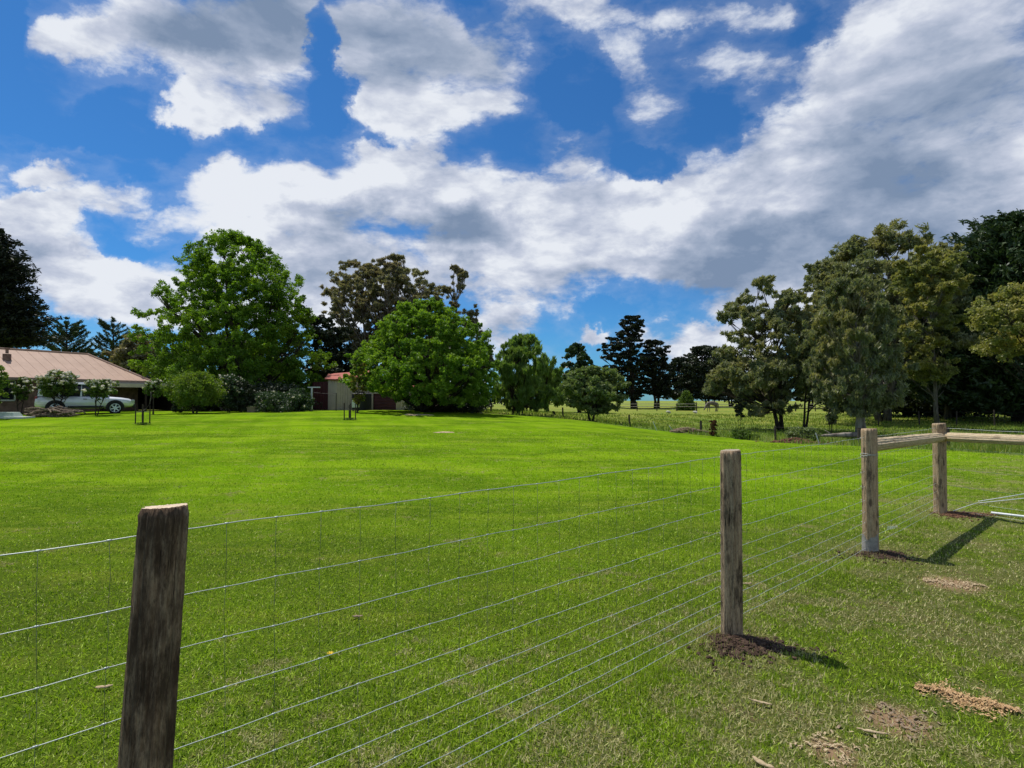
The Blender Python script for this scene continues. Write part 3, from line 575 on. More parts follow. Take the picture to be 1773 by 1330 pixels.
tree('gum_tree', 'olive gum whose shoulder fills the dip left of the highest gum', 'gum trees on the right', [(452,1415,1462),(478,1392,1490),(520,1372,1515),(600,1370,1520),(680,1385,1500)], 43, 1440, LF_GUM2, BK_GREY, 650, 75, 0.18, 0.09, 0.42, 0.7, 0.35, 2.2, trunk_r=0.25, stems=2, nlimb=50, jitter=0.25, seed=86, twig=0.015, sub=16, subr=0.24)
tree('gum_tree', 'olive gum behind, joining the yellow-olive gum to the huge pine', 'gum trees on the right', [(427,1612,1660),(450,1585,1690),(520,1575,1705),(600,1585,1705),(690,1600,1690)], 52, 1640, LF_GUM2, BK_GREY, 650, 80, 0.21, 0.09, 0.42, 0.7, 0.3, 2.0, trunk_r=0.25, stems=1, nlimb=50, jitter=0.25, seed=87, twig=0.015, sub=16, subr=0.24)
tree('gum_tree', 'pale-trunked gum beside the fallen log with feathery grey-olive leaves', 'gum trees on the right', [(484,1450,1510),(510,1425,1540),(550,1405,1560),(600,1398,1572),(650,1396,1570),(690,1410,1555),(712,1440,1530)], 28, 1490, LF_GUM2, BK_GUM, 950, 75, 0.12, 0.08, 0.42, 0.85, 0.55, 2.6, trunk_r=0.24, stems=1, nlimb=70, jitter=0.25, gap=0, seed=84, sub=14, subr=0.24, twig=0.012, low=0.4)
tree('gum_tree', 'yellow-olive gum on a thin leaning stem behind the corner post', 'gum trees on the right', [(428,1575,1632),(455,1555,1655),(510,1545,1668),(570,1550,1660),(620,1565,1650),(665,1585,1635)], 36, 1622, LF_GUM3, BK_GREY, 560, 105, 0.15, 0.11, 0.42, 0.65, 0.25, 2.0, trunk_r=0.14, nlimb=50, seed=85, jitter=0.3, sub=14, subr=0.30, twig=0.012, lean=0.2)
conifer('pine_tree', 'huge dark green pine at the right edge of the picture', 'dark pines at the right edge', 1765, 46, 368, 165, LF_PINEG, BK_DARK, 34, 32, 0.32, 0.18, 0.06, 91, 0.28, 0.38, 34, 0.20, trunk_r=0.5)
conifer('pine_tree', 'dark pine filling the gap between the yellow-olive gum and the huge pine', 'dark pines at the right edge', 1655, 56, 450, 110, LF_PINE, BK_DARK, 30, 30, 0.36, 0.12, 0.04, 92, 0.25, 0.35, 30, 0.20, trunk_r=0.4)
conifer('pine_tree', 'dark pine standing behind the pale-trunked gum', 'dark pines at the right edge', 1570, 60, 500, 100, LF_PINE, BK_DARK, 28, 30, 0.38, 0.12, 0.05, 93, 0.25, 0.4, 30, 0.20, trunk_r=0.4)
tree('wattle_tree', 'yellow-green wattle bough reaching in at the right edge before the huge pine', None, [(488,1745,1860),(505,1705,1930),(540,1692,1950),(575,1700,1950),(600,1720,1940),(618,1745,1900)], 27, 1835, LF_GUM3, BK_DARK, 560, 125, 0.105, 0.11, 0.42, 0.65, trunk_r=0.2, nlimb=50, jitter=0.25, seed=95, sub=12, subr=0.26)

# ------------------------------------------------------------------ fence in the foreground
def wood_mat(name, pale, mid, dark, amount, burn_lo=0.45, burn_hi=0.60):
    m, nt, out = newmat(name); tc = nt.nodes.new('ShaderNodeTexCoord'); P = tc.outputs['Object']
    s1 = nnoise(nt, P, 8, 10, 0.75, (9, 9, 0.9), dist=0.1); s2 = nnoise(nt, P, 22, 8, 0.75, (6, 6, 0.5), dist=0.1); b = nnoise(nt, P, 3.4, 8, 0.72, (2.4, 2.4, 0.9), dist=0.1)
    f = nnoise(nt, P, 70, 5, 0.75, (3, 3, 0.7))
    c = nmix(nt, nramp(nt, s1, 0.35, 0.65), mid, pale)
    c = nmix(nt, nmath(nt, 'MULTIPLY', nramp(nt, f, 0.48, 0.66), 0.6), c, dark)
    c = nmix(nt, nmath(nt, 'MULTIPLY', nramp(nt, nmath(nt, 'ADD', nmath(nt, 'MULTIPLY', b, 0.7), nmath(nt, 'MULTIPLY', s2, 0.3)), burn_lo, burn_hi), amount), c, dark)
    c = nmix(nt, nmath(nt, 'MULTIPLY', nramp(nt, s2, 0.60, 0.72), 0.6), c, tuple(v * 0.8 for v in pale))
    ck = nramp(nt, nnoise(nt, P, 1.0, 5, 0.6, (130, 130, 4.0)), 0.61, 0.66)
    kn = nt.nodes.new('ShaderNodeTexVoronoi'); kv = nt.nodes.new('ShaderNodeVectorMath'); kv.operation = 'MULTIPLY'; nt.links.new(P, kv.inputs[0]); kv.inputs[1].default_value = (9, 9, 3.6); nt.links.new(kv.outputs[0], kn.inputs['Vector']); kn.inputs['Scale'].default_value = 1.0
    c = nmix(nt, nmath(nt, 'MULTIPLY', nramp(nt, kn.outputs['Distance'], 0.20, 0.10), 0.7), c, dark)
    c = nmix(nt, nmath(nt, 'MULTIPLY', ck, 0.85), c, tuple(v * 0.6 for v in dark))
    h = nmath(nt, 'SUBTRACT', nmath(nt, 'ADD', s1, nmath(nt, 'MULTIPLY', s2, 0.8)), nmath(nt, 'MULTIPLY', ck, 1.2))
    pbsdf(nt, out, c, 0.82, 0.2, 0, h, 0.9, 0.008); return m
WD_BURNT = wood_mat('wood_weathered_dark', (0.42, 0.31, 0.20), (0.250, 0.155, 0.090), (0.050, 0.030, 0.018), 0.90, 0.40, 0.57)
WD_BROWN = wood_mat('wood_weathered_brown', (0.50, 0.37, 0.24), (0.30, 0.205, 0.125), (0.055, 0.038, 0.026), 0.90, 0.47, 0.58)
WD_TAN = wood_mat('wood_tan', (0.58, 0.42, 0.26), (0.38, 0.255, 0.145), (0.075, 0.050, 0.034), 0.85, 0.50, 0.60)
WD_PALE = wood_mat('wood_pale', (0.66, 0.54, 0.35), (0.52, 0.40, 0.24), (0.22, 0.16, 0.10), 0.4, 0.50, 0.62)
M_CUT = plain('wood_cut_end', (0.60, 0.47, 0.33), 0.8, 0.2, var=0.2, scale=40)
M_CUTG = plain('wood_cut_grey', (0.34, 0.28, 0.20), 0.8, 0.2, var=0.25, scale=40)
M_CONC = plain('dried_mud', (0.30, 0.28, 0.25), 0.9, 0.1, var=0.25, scale=20)
M_WIRE = plain('galvanised_wire', (0.50, 0.55, 0.53), 0.55, 0.4, 0.45, var=0.08)
M_WIREF = plain('thin_stay_wire', (0.16, 0.19, 0.12), 0.7, 0.2, 0.2, var=0.1)

def round_wood(L, r, taper=0.0, seed=0, nseg=96, nl=60, rough=0.006, oval=0.0, chamfer=0.010):
    """a log along +Z from 0 to L with grooves, checks and slightly uneven ends"""
    rg = np.random.default_rng(seed); ph = rg.uniform(0, 6.28, 12); V = []; Fc = []
    cr = [(rg.uniform(0, 6.28), rg.uniform(0.0, 0.7) * L, rg.uniform(0.15, 0.5) * L, rg.uniform(.003, .008)) for _ in range(20)]
    for j in range(nl + 1):
        t = j / nl; z = t * L; rr = r * (1 - taper * t)
        if j == 0 or j == nl: rr -= chamfer * 0.5
        for k in range(nseg):
            a = 2 * math.pi * k / nseg
            d = rough * (0.5 * math.sin(3 * a + ph[0] + 1.5 * t) + 0.35 * math.sin(7 * a + ph[1] + 2 * t * math.sin(ph[2])) + 0.3 * math.sin(13 * a + ph[3]) + 0.45 * math.sin(2 * a + ph[4] + 3 * t) + rg.normal() * 0.10)
            for ca, cz, cl, dep in cr:
                da = (a - ca + math.pi) % (2 * math.pi) - math.pi
                if cz < z < cz + cl and abs(da) < 0.07: d -= dep * math.sin(math.pi * (z - cz) / cl) * (1 - abs(da) / 0.07)
            R_ = rr + d
            zz = z + (0.005 * math.sin(a + ph[5]) + 0.0006 * rg.normal() if j == nl else 0)
            V.append((R_ * math.cos(a) * (1 + oval), R_ * math.sin(a) * (1 - oval), zz))
    for j in range(nl):
        for k in range(nseg): Fc.append((j * nseg + k, j * nseg + (k + 1) % nseg, (j + 1) * nseg + (k + 1) % nseg, (j + 1) * nseg + k))
    b = len(V); V.append((0, 0, 0)); V.append((0, 0, L + 0.001))
    side = len(Fc)
    for k in range(nseg): Fc.append((b, (k + 1) % nseg, k))
    for k in range(nseg): Fc.append((b + 1, nl * nseg + k, nl * nseg + (k + 1) % nseg))
    return V, Fc, side
def log_obj(name, L, r, mats, parent=None, top_label=None, **kw):
    V, Fc, side = round_wood(L, r, **kw); me = bpy.data.meshes.new(name); me.from_pydata(V, [], Fc); me.update()
    for m_ in mats: me.materials.append(m_)
    mi = [0] * side + [1] * (len(Fc) - side); me.polygons.foreach_set('material_index', mi); me.polygons.foreach_set('use_smooth', [i < side for i in range(len(Fc))])
    return link(bpy.data.objects.new(name, me), parent)
def fpoint(s, off=0.0):                       # point along the first fence run, off metres to the camera side
    return FA + FD * s + FN * off
def s_of(x): return (x - FA.x) / FD.x
OFF = 0.075
POSTS = [
    (Vector((-1.069, 1.570)), 1.290, 0.0635, WD_BURNT, M_CUT, 'nearest fence post, nearly black wood with a freshly cut pale top', 5, (R(-1.0), R(2.6))),
    (Vector((1.475, 3.735)), 1.255, 0.0655, WD_BROWN, M_CUTG, 'brown weathered fence post standing alone in loose soil, second from the left', 6, (R(0.3), R(-0.1))),
    (Vector((3.75, 5.79)), 1.30, 0.072, WD_TAN, M_CUTG, 'fence post with a grey muddy foot where the first log rail begins', 7, (0, R(-0.3))),
    (Vector((6.02, 7.76)), 1.26, 0.078, WD_TAN, M_CUTG, 'corner fence post where the two log rails meet', 8, (0, R(0.2)))]
for i, (p, h, r, m_, cut, lab, sd_, lean) in enumerate(POSTS):
    o = log_obj('fence_post', h + 0.3, r, [m_, cut], None, seed=sd_, rough=0.006 if i else 0.008, taper=0.0 if i else 0.03)
    o.location = (p.x, p.y, gz(p.x, p.y) - 0.3); o.rotation_euler = (lean[0], lean[1], random.uniform(0, 3) if i != 0 else 0.6)
    tag(o, lab, 'fence post', 'round wooden posts of the wire fence')
    if i in (1, 2):
        for w_ in (1.2, 1.0, .84, .685, .545, .425, .315):
            a_ = math.atan2(-FN.y, -FN.x) - o.rotation_euler[2]; mb = MB(); zc = w_ + 0.3 + random.uniform(-.004, .004)
            mb.tube([((r - .004) * math.cos(a_ + e_), (r - .004) * math.sin(a_ + e_), zc) if abs(e_) > .2 else ((r + .010) * math.cos(a_ + e_), (r + .010) * math.sin(a_ + e_), zc) for e_ in (-.24, -.16, 0, .16, .24)], .0018, 5); mb.build('staple', M_WIRE, o)
    if i == 2:
        mb = MB(); n = 24; vs = []
        for j in range(7):
            for k in range(n):
                a = 2 * math.pi * k / n; z = 0.30 + j * 0.03 + (0.025 * math.sin(3 * a) + 0.015 * math.sin(7 * a + 1)) * j / 6; rr = r * 1.0 + 0.006 - 0.002 * j / 6
                vs.append((rr * math.cos(a), rr * math.sin(a), z))
        mb.add(vs, [(j * n + k, j * n + (k + 1) % n, (j + 1) * n + (k + 1) % n, (j + 1) * n + k) for j in range(6) for k in range(n)])
        mb.build('mud_crust', M_CONC, o, smooth=True)
    if i in (2, 3):
        mb = MB(); pts = [((r + 0.008) * math.cos(a), (r + 0.008) * math.sin(a), 0.3 + 1.03 + 0.012 * math.sin(a * 1.5) ) for a in np.linspace(0, 4 * math.pi, 40)]
        mb.tube(pts, 0.002, 5); mb.build('tie_wire', M_WIRE, o, smooth=True)
def rail(a, b, r, mats, lab, seed, **kw):
    a = Vector(a); b = Vector(b); L = (b - a).length; o = log_obj('log_rail', L, r, mats, seed=seed, nl=40, **kw)
    o.location = a; o.rotation_euler = (b - a).to_track_quat('Z', 'Y').to_euler(); return tag(o, lab, 'rail', 'log rails bracing the fence corner')
P3 = POSTS[2][0]; P4 = POSTS[3][0]
rail((P3.x + 0.04, P3.y + 0.035, 1.115), (P4.x - 0.02, P4.y - 0.07, 1.075), 0.066, [WD_PALE, M_CUTG], 'thick peeling log rail running from the muddy post back to the corner post', 15, taper=0.10, rough=0.009)
FE = Vector((0.45, -0.893))
Q = P4 + FE * 3.1
rail((P4.x + 0.035, P4.y - 0.05, 1.075), (Q.x, Q.y, 1.11), 0.060, [WD_PALE, M_CUTG], 'smooth honey-coloured log rail running from the corner post out of the picture', 16, taper=-0.08, rough=0.006)
# end post of the second run stands outside the frame
o = log_obj('fence_post', 1.56, 0.07, [WD_TAN, M_CUTG], seed=19); o.location = (Q.x, Q.y, gz(Q.x, Q.y) - 0.3)
tag(o, 'fence post just outside the picture carrying the end of the honey-coloured rail', 'fence post', 'round wooden posts of the wire fence')

WH = [1.200, 1.000, 0.840, 0.685, 0.545, 0.425, 0.315, 0.215, 0.130, 0.050]
def wire_run(name, A, D2, s0, s1, posts_s, lab, group, step=0.152, wires=WH):
    mid = A + D2 * (s0 + s1) / 2; t = empty(name, (mid.x, mid.y, gz(mid.x, mid.y)), lab, 'wire fence', group); org = Vector(t.location)
    rg = random.Random(3)
    def pt(s, h):
        q = A + D2 * s
        span = [p for p in posts_s]; sag = 0
        for a_, b_ in zip(span[:-1], span[1:]):
            if a_ <= s <= b_: sag = -0.010 * 4 * (s - a_) * (b_ - s) / (b_ - a_) ** 2
        return Vector((q.x, q.y, gz(mid.x, mid.y) + h + sag + 0.002 * math.sin(s * 7 + h * 31) + 0.0014 * math.sin(s * 20.7 + h * 13))) - org
    for i, h in enumerate(wires):
        mb = MB(); n = int((s1 - s0) / 0.12); r = 0.0018 if i in (0,) else 0.0014
        mb.tube([pt(s0 + (s1 - s0) * k / n, h) for k in range(n + 1)], r, 5); mb.build('line_wire', M_WIRE, t, smooth=True)
    k = 0; s = s0 + 0.05
    while s < s1:
        mb = MB(); js = [rg.uniform(-.004, .004) for _ in wires]
        for a_, b_ in zip(range(len(wires) - 1), range(1, len(wires))):
            p = pt(s + js[a_], wires[a_]); q = pt(s + js[b_], wires[b_]); mb.tube([p, (p + q) / 2 + Vector((rg.uniform(-.004, .004), rg.uniform(-.004, .004), 0)), q], 0.0008, 4)
        for a_ in range(len(wires)):
            p = pt(s + js[a_], wires[a_]); e = Vector((D2.x, D2.y, 0)) * 0.007
            mb.tube([p - e, p - e * .5, p + e * .5, p + e], [0.0020, 0.0031, 0.0031, 0.0020], 5, mi=1)
        mb.build('stay_wire', [M_WIREF, M_WIRE], t, smooth=True); s += step; k += 1
    return t
sp = [s_of(p[0].x) for p in POSTS]
wire_run('wire_fence', FA, FD, -1.25, s_of(FB.x), [-2.2] + [0, sp[1], sp[2], s_of(FB.x)], 'galvanised mesh wire strung along the posts across the foreground', 'galvanised mesh wire runs')
wire_run('wire_fence', FB, FE, 0.0, 3.0, [0, 3.0], 'galvanised mesh wire turning the corner below the honey-coloured rail', 'galvanised mesh wire runs', wires=[1.2, 0.92, 0.64, 0.40, 0.2, 0.07])

# ------------------------------------------------------------------ soil, shavings and litter
def soil_mat(name, a, b, sc_=30):
    m, nt, out = newmat(name); geo = nt.nodes.new('ShaderNodeNewGeometry'); n = nnoise(nt, geo.outputs['Position'], sc_, 6, 0.7)
    pbsdf(nt, out, nmix(nt, nramp(nt, n, 0.3, 0.7), a, b), 0.95, 0.1, 0, n, 0.8, 0.01); return m
M_SOIL = soil_mat('soil_dark', (0.035, 0.022, 0.016), (0.11, 0.072, 0.050))
M_SOILR = soil_mat('soil_red', (0.09, 0.045, 0.028), (0.20, 0.11, 0.065))
M_SHAV = soil_mat('wood_shavings', (0.38, 0.22, 0.09), (0.64, 0.44, 0.24), 60)
M_STRAW = soil_mat('dry_straw', (0.38, 0.28, 0.16), (0.58, 0.46, 0.29), 60)
M_STICK = soil_mat('dead_stick', (0.20, 0.14, 0.09), (0.38, 0.29, 0.20), 60)
def clods(mb, pts, smin, smax, flat=0.6, rg=random):
    ico = [(0,0,1),(.89,0,.45),(.28,.85,.45),(-.72,.53,.45),(-.72,-.53,.45),(.28,-.85,.45),(.72,.53,-.45),(-.28,.85,-.45),(-.89,0,-.45),(-.28,-.85,-.45),(.72,-.53,-.45),(0,0,-1)]
    fc = [(0,1,2),(0,2,3),(0,3,4),(0,4,5),(0,5,1),(1,6,2),(2,7,3),(3,8,4),(4,9,5),(5,10,1),(2,6,7),(3,7,8),(4,8,9),(5,9,10),(1,10,6),(11,7,6),(11,8,7),(11,9,8),(11,10,9),(11,6,10)]
    for (x, y, z) in pts:
        s = rg.uniform(smin, smax); sx, sy, a = s * rg.uniform(.7, 1.5), s * rg.uniform(.7, 1.3), rg.uniform(0, 6.28)
        vs = []
        for v in ico:
            k = rg.uniform(.75, 1.25); X_, Y_ = v[0] * sx * k, v[1] * sy * k
            vs.append((x + X_ * math.cos(a) - Y_ * math.sin(a), y + X_ * math.sin(a) + Y_ * math.cos(a), z + v[2] * s * flat * k))
        mb.add(vs, fc)
def mound(name, lab, cx, cy, rx, ry, h, mat, n, smin, smax, seed, cat='soil', skew=(0, 0), group=None):
    rg = random.Random(seed); z0 = gz(cx, cy); mb = MB(); nr, na = 9, 30; vs = [(0, 0, h)]
    for j in range(1, nr + 1):
        for k in range(na):
            a = 2 * math.pi * k / na; f = j / nr; w = 1 + 0.22 * math.sin(3 * a + seed) + 0.14 * math.sin(7 * a + 2 * seed) + 0.06 * math.sin(13 * a)
            vs.append((rx * f * w * math.cos(a) + skew[0] * f, ry * f * w * math.sin(a) + skew[1] * f, h * (1 - f ** 1.2) - 0.012 * (j == nr) + rg.uniform(-.5, .5) * h * 0.35 * (1 - f)))
    fs = [(0, 1 + k, 1 + (k + 1) % na) for k in range(na)] + [(1 + j * na + k, 1 + (j + 1) * na + k, 1 + (j + 1) * na + (k + 1) % na, 1 + j * na + (k + 1) % na) for j in range(nr - 1) for k in range(na)]
    mb.add(vs, fs); pts = []
    for _ in range(n):
        a = rg.uniform(0, 6.28); f = rg.uniform(0, 1) ** 0.6 * 1.1 if _ % 5 else rg.uniform(.8, 1.9); w = 1 + 0.22 * math.sin(3 * a + seed) + 0.14 * math.sin(7 * a + 2 * seed)
        pts.append((rx * f * w * math.cos(a) + skew[0] * f, ry * f * w * math.sin(a) + skew[1] * f, max(0.004, h * (1 - min(f, 1) ** 1.2) + 0.004)))
    clods(mb, pts, smin, smax, 0.6, rg)
    o = mb.build(name, mat); o.location = (cx, cy, z0); return tag(o, lab, cat, group)
MG = 'dug earth heaped at the feet of the posts'
mound('soil_mound', 'dark crumbly earth round the foot of the lone brown post', 1.47, 3.66, 0.23, 0.15, 0.04, M_SOIL, 620, 0.005, 0.017, 2, group=MG, skew=(0.03, -0.04))
mound('soil_mound', 'grey-brown earth round the muddy foot of the post with the first rail', 3.78, 5.74, 0.26, 0.15, 0.035, M_SOIL, 380, 0.006, 0.018, 5, group=MG, skew=(0.05, -0.04))
mound('soil_mound', 'loose reddish earth beside the foot of the corner post', 6.15, 7.68, 0.36, 0.17, 0.03, M_SOILR, 380, 0.006, 0.018, 8, group=MG, skew=(0.1, -0.03))
def scatter_strips(name, lab, x0, y0, x1, y1, wid, n, mat, seed, lmin, lmax, cat, lift=0.012, h=0.02):
    rg = random.Random(seed); mb = MB(); ox, oy = (x0 + x1) / 2, (y0 + y1) / 2; L = math.hypot(x1 - x0, y1 - y0); dx, dy = (x1 - x0) / L, (y1 - y0) / L
    for _ in range(n):
        t = rg.uniform(-.5, .5); wv = wid * (1 - (2 * t) ** 2 * 0.7) * (0.75 + 0.3 * math.sin(t * 17 + seed)); s = rg.gauss(0, 0.42 if _ % 4 else 1.1) * wv
        s += 0.25 * wid * math.sin(t * 9 + seed)
        x = t * L * dx - s * dy; y = t * L * dy + s * dx; a = rg.uniform(0, 6.28); l = rg.uniform(lmin, lmax); w = l * rg.uniform(.15, .45)
        z = gz(ox + x, oy + y) - gz(ox, oy) + lift + h * max(0, 1 - (s / (wv * .6 + 1e-6)) ** 2) * rg.uniform(0, 1)
        c, q = math.cos(a), math.sin(a); b = rg.uniform(-.5, .5) * l; cz = rg.uniform(0, .35) * l
        mb.add([(x - c * l / 2 + q * w / 2, y - q * l / 2 - c * w / 2, z), (x - c * l / 2 - q * w / 2, y - q * l / 2 + c * w / 2, z + .002),
                (x - q * w / 2, y + c * w / 2, z + cz), (x + q * w / 2, y - c * w / 2, z + cz), (x + c * l / 2 - q * w / 2, y + q * l / 2 + c * w / 2, z), (x + c * l / 2 + q * w / 2, y + q * l / 2 - c * w / 2, z + b * .2)], [(0, 1, 2, 3), (3, 2, 4, 5)])
    o = mb.build(name, mat); o.location = (ox, oy, gz(ox, oy)); return tag(o, lab, cat, kind='stuff')
def gpos(px, py, h=0.0):
    d_ = (EYE - h) * F / (py - HOR); return (px - 886.5) / F * d_, d_
a = gpos(1575, 1183); b = gpos(1752, 1228)
scatter_strips('wood_shavings', 'orange streak of fresh wood shavings on the grass at lower right', a[0], a[1], b[0], b[1], 0.10, 1500, M_SHAV, 4, 0.005, 0.026, 'shavings')
a = gpos(1595, 1003); b = gpos(1700, 1012)
scatter_strips('wood_shavings', 'thin pale scatter of sawdust on the grass between the corner and the camera', a[0], a[1], b[0], b[1], 0.19, 420, M_STRAW, 5, 0.008, 0.028, 'shavings', 0.008, 0.006)
a = gpos(1500, 1215); b = gpos(1590, 1260)
scatter_strips('dry_litter', 'brown bare patch littered with chips left of the orange shavings', a[0], a[1], b[0], b[1], 0.24, 130, M_STICK, 6, 0.01, 0.035, 'plant litter', 0.008, 0.006)
a = gpos(1400, 1262); b = gpos(1470, 1310)
scatter_strips('dry_litter', 'sandy bare patch with dry scraps near the bottom right', a[0], a[1], b[0], b[1], 0.18, 110, M_STRAW, 7, 0.01, 0.03, 'plant litter', 0.008, 0.004)
def bark_piece(px, py, L, w, lab, a, seed, name='bark_piece', cat='bark', mat=M_STICK):
    rg = random.Random(seed); x, y = gpos(px, py); mb = MB(); n = 9; vs = []
    for i in range(n):
        t = i / (n - 1) - .5; ww = w * (1 - (2 * t) ** 2 * .6) * rg.uniform(.75, 1.2); bend = 0.25 * L * (t * t)
        for k, f in enumerate((-.5, -.2, .2, .5)): vs.append((t * L, f * ww + bend, 0.022 + (0.25 - f * f) * ww * 0.8 + rg.uniform(-.003, .003)))
    fs = [(i * 4 + k, i * 4 + k + 1, i * 4 + k + 5, i * 4 + k + 4) for i in range(n - 1) for k in range(3)]
    mb.add(vs, fs); o = mb.build(name, mat, smooth=True); s_ = o.modifiers.new('thick', 'SOLIDIFY'); s_.thickness = 0.004
    o.location = (x, y, gz(x, y)); o.rotation_euler = (0, 0, a); return tag(o, lab, cat)
bark_piece(622, 1066, 0.075, 0.035, 'curled brown bark scrap on the lawn below the third wire', 0.1, 1)
bark_piece(190, 1187, 0.085, 0.028, 'pale bark scrap just left of the nearest post', 0.2, 2, mat=M_STRAW)
bark_piece(1310, 1213, 0.11, 0.018, 'thin pale curl of bark below the lone brown post', -0.5, 3, mat=M_STRAW)
bark_piece(1500, 1262, 0.13, 0.02, 'bent pale curl of bark between the bare patches', -0.4, 4, mat=M_STRAW)
bark_piece(1313, 1318, 0.10, 0.025, 'broad dry leaf sheath at the bottom edge of the picture', -0.9, 5, mat=M_STRAW)
bark_piece(1290, 1012, 0.08, 0.025, 'small tan leaf right of the lone brown post halfway up', 0.0, 6, mat=M_STRAW)
# yellow flower
x, y = gpos(575, 1134); t = empty('dandelion', (x, y, gz(x, y)), 'single yellow dandelion in the lawn', 'flower')
mb = MB(); mb.tube([(0, 0, 0), (0.003, 0, 0.03)], 0.0012, 5); mb.build('stem', LF_BUSH, t)
mb = MB()
for k in range(22):
    a = k * 2.4; r_ = 0.006 + 0.006 * (k % 3); mb.add([(0.003, 0, 0.031), (0.003 + r_ * math.cos(a - .2), r_ * math.sin(a - .2), 0.034), (0.003 + 1.25 * r_ * math.cos(a), 1.25 * r_ * math.sin(a), 0.036), (0.003 + r_ * math.cos(a + .2), r_ * math.sin(a + .2), 0.034)], [(0, 1, 2, 3)])
mb.build('petals', plain('petal_yellow', (0.80, 0.52, 0.02), 0.6), t)
# white poles and ropes on the grass at the right
M_WHITE = plain('white_plastic', (0.74, 0.76, 0.76), 0.4, 0.4, var=0.05)
def pole(name, lab, p0, p1, r, z0, z1, cat, n=10):
    mb = MB(); pts = [(p0[0] + (p1[0] - p0[0]) * t, p0[1] + (p1[1] - p0[1]) * t, gz(p0[0] + (p1[0] - p0[0]) * t, p0[1] + (p1[1] - p0[1]) * t) + z0 + (z1 - z0) * t) for t in np.linspace(0, 1, n)]
    c = pts[0]; mb.tube([(a_[0] - c[0], a_[1] - c[1], a_[2] - c[2]) for a_ in pts], r, 8); o = mb.build(name, M_WHITE, smooth=True); o.location = c; return tag(o, lab, cat)
pole('plastic_pole', 'thick white plastic pole lying on the grass at the right edge', gpos(1711, 891), (7.15, 7.05), 0.016, 0.03, 0.035, 'pole', 4)
pole('plastic_rod', 'upper of two thin white rods lying above the thick pole', gpos(1690, 871), (8.6, 9.0), 0.006, 0.03, 0.12, 'rod', 4)
pole('plastic_rod', 'lower of two thin white rods lying above the thick pole', gpos(1692, 874), (8.7, 8.8), 0.006, 0.03, 0.10, 'rod', 4)
pole('plastic_rod', 'thin pale cord on the ground from the corner post towards the white rods', (6.12, 7.66), gpos(1690, 873), 0.004, 0.05, 0.03, 'cord', 6)
x, y = gpos(1532, 912, 0.05)
mb = MB()  # bright loops added in place of glints on the stay wires
for k in range(6):
    q = k * 0.032; s_ = 0.040 - 0.004 * k
    mb.tube([(q, 0.5 * q, 0.0), (q + .002, .5 * q, s_), (q + .014, .5 * q, s_ + .006), (q + .016, .5 * q, 0.006)], 0.0022, 5)
o = mb.build('wire_glints', M_WHITE); o.location = (x, y, gz(x, y) + 0.02); tag(o, 'short row of added white loops standing in for stay-wire glints low in the grass right of the muddy post', 'wire glints')

# ------------------------------------------------------------------ house, carport, car
M_ROOF = None
def roof_mat(name, a, b, rib=0.76):
    m, nt, out = newmat(name); tc = nt.nodes.new('ShaderNodeTexCoord'); P = tc.outputs['Object']
    n = nnoise(nt, P, 1.2, 6, 0.65); s = nnoise(nt, P, 1.9, 3, 0.9)
    c = nmix(nt, nramp(nt, n, 0.3, 0.7), a, b)
    c = nmix(nt, nmath(nt, 'MULTIPLY', nramp(nt, s, 0.69, 0.73), 0.7), c, (0.09, 0.05, 0.04))
    pbsdf(nt, out, c, 0.65, 0.3, 0, n, 0.1, 0.01); return m
M_ROOF = roof_mat('roof_pink_steel', (0.375, 0.245, 0.175), (0.435, 0.29, 0.21))
M_WALL = plain('brick_brown', (0.20, 0.13, 0.10), 0.9, 0.1, var=0.3, scale=4)
M_CREAM = plain('cream_paint', (0.50, 0.43, 0.30), 0.6, 0.3, var=0.06, scale=2)
M_DKRED = plain('dark_red_steel', (0.080, 0.024, 0.022), 0.5, 0.3, var=0.12, scale=2)
M_RED = plain('roof_red', (0.40, 0.115, 0.085), 0.5, 0.3, var=0.12, scale=2)
M_TRIM = plain('white_trim', (0.62, 0.62, 0.60), 0.5, 0.3, var=0.05)
M_GLASS = plain('window_glass', (0.02, 0.024, 0.03), 0.12, 0.35, var=0.1)
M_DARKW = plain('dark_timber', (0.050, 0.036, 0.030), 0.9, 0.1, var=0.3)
M_SHEDGREY = plain('shed_grey', (0.27, 0.27, 0.26), 0.7, 0.2, var=0.1)  # even grey of the carport roof sheet

ha = Vector((-0.45, -0.89)).normalized(); hb = Vector((-0.89, 0.45)).normalized(); E0 = Vector((-26.5, 40.2))
gE = gz(E0.x, E0.y); EH = EYE + 1.36; RH = EYE + 3.31
th = empty('house', (E0.x, E0.y, gE), 'long low brown house under a pink hipped roof at the left edge', 'house')
def hp(a, b, z): q = E0 + ha * a + hb * b; return (q.x - E0.x, q.y - E0.y, z - gE)
mb = MB(); LA, LBk = 24, 8
def slab(p, q, r, s, th_=0.06):
    up = Vector((0, 0, th_)); top = [Vector(v) for v in (p, q, r, s)]
    mb.add([tuple(v) for v in top] + [tuple(v - up) for v in top], [(0, 1, 2, 3), (7, 6, 5, 4), (0, 4, 5, 1), (1, 5, 6, 2), (2, 6, 7, 3), (3, 7, 4, 0)])
A_, B_, C2, D_ = hp(0, 0, EH), hp(LA, 0, EH), hp(LA, LBk, EH), hp(0, LBk, EH); R1, R2 = hp(2.2, 4, RH), hp(LA - 2.2, 4, RH)
slab(A_, B_, R2, R1); slab(D_, R1, R2, C2)
mb.add([A_, R1, D_], [(0, 1, 2)]); mb.add([B_, C2, R2], [(0, 1, 2)])
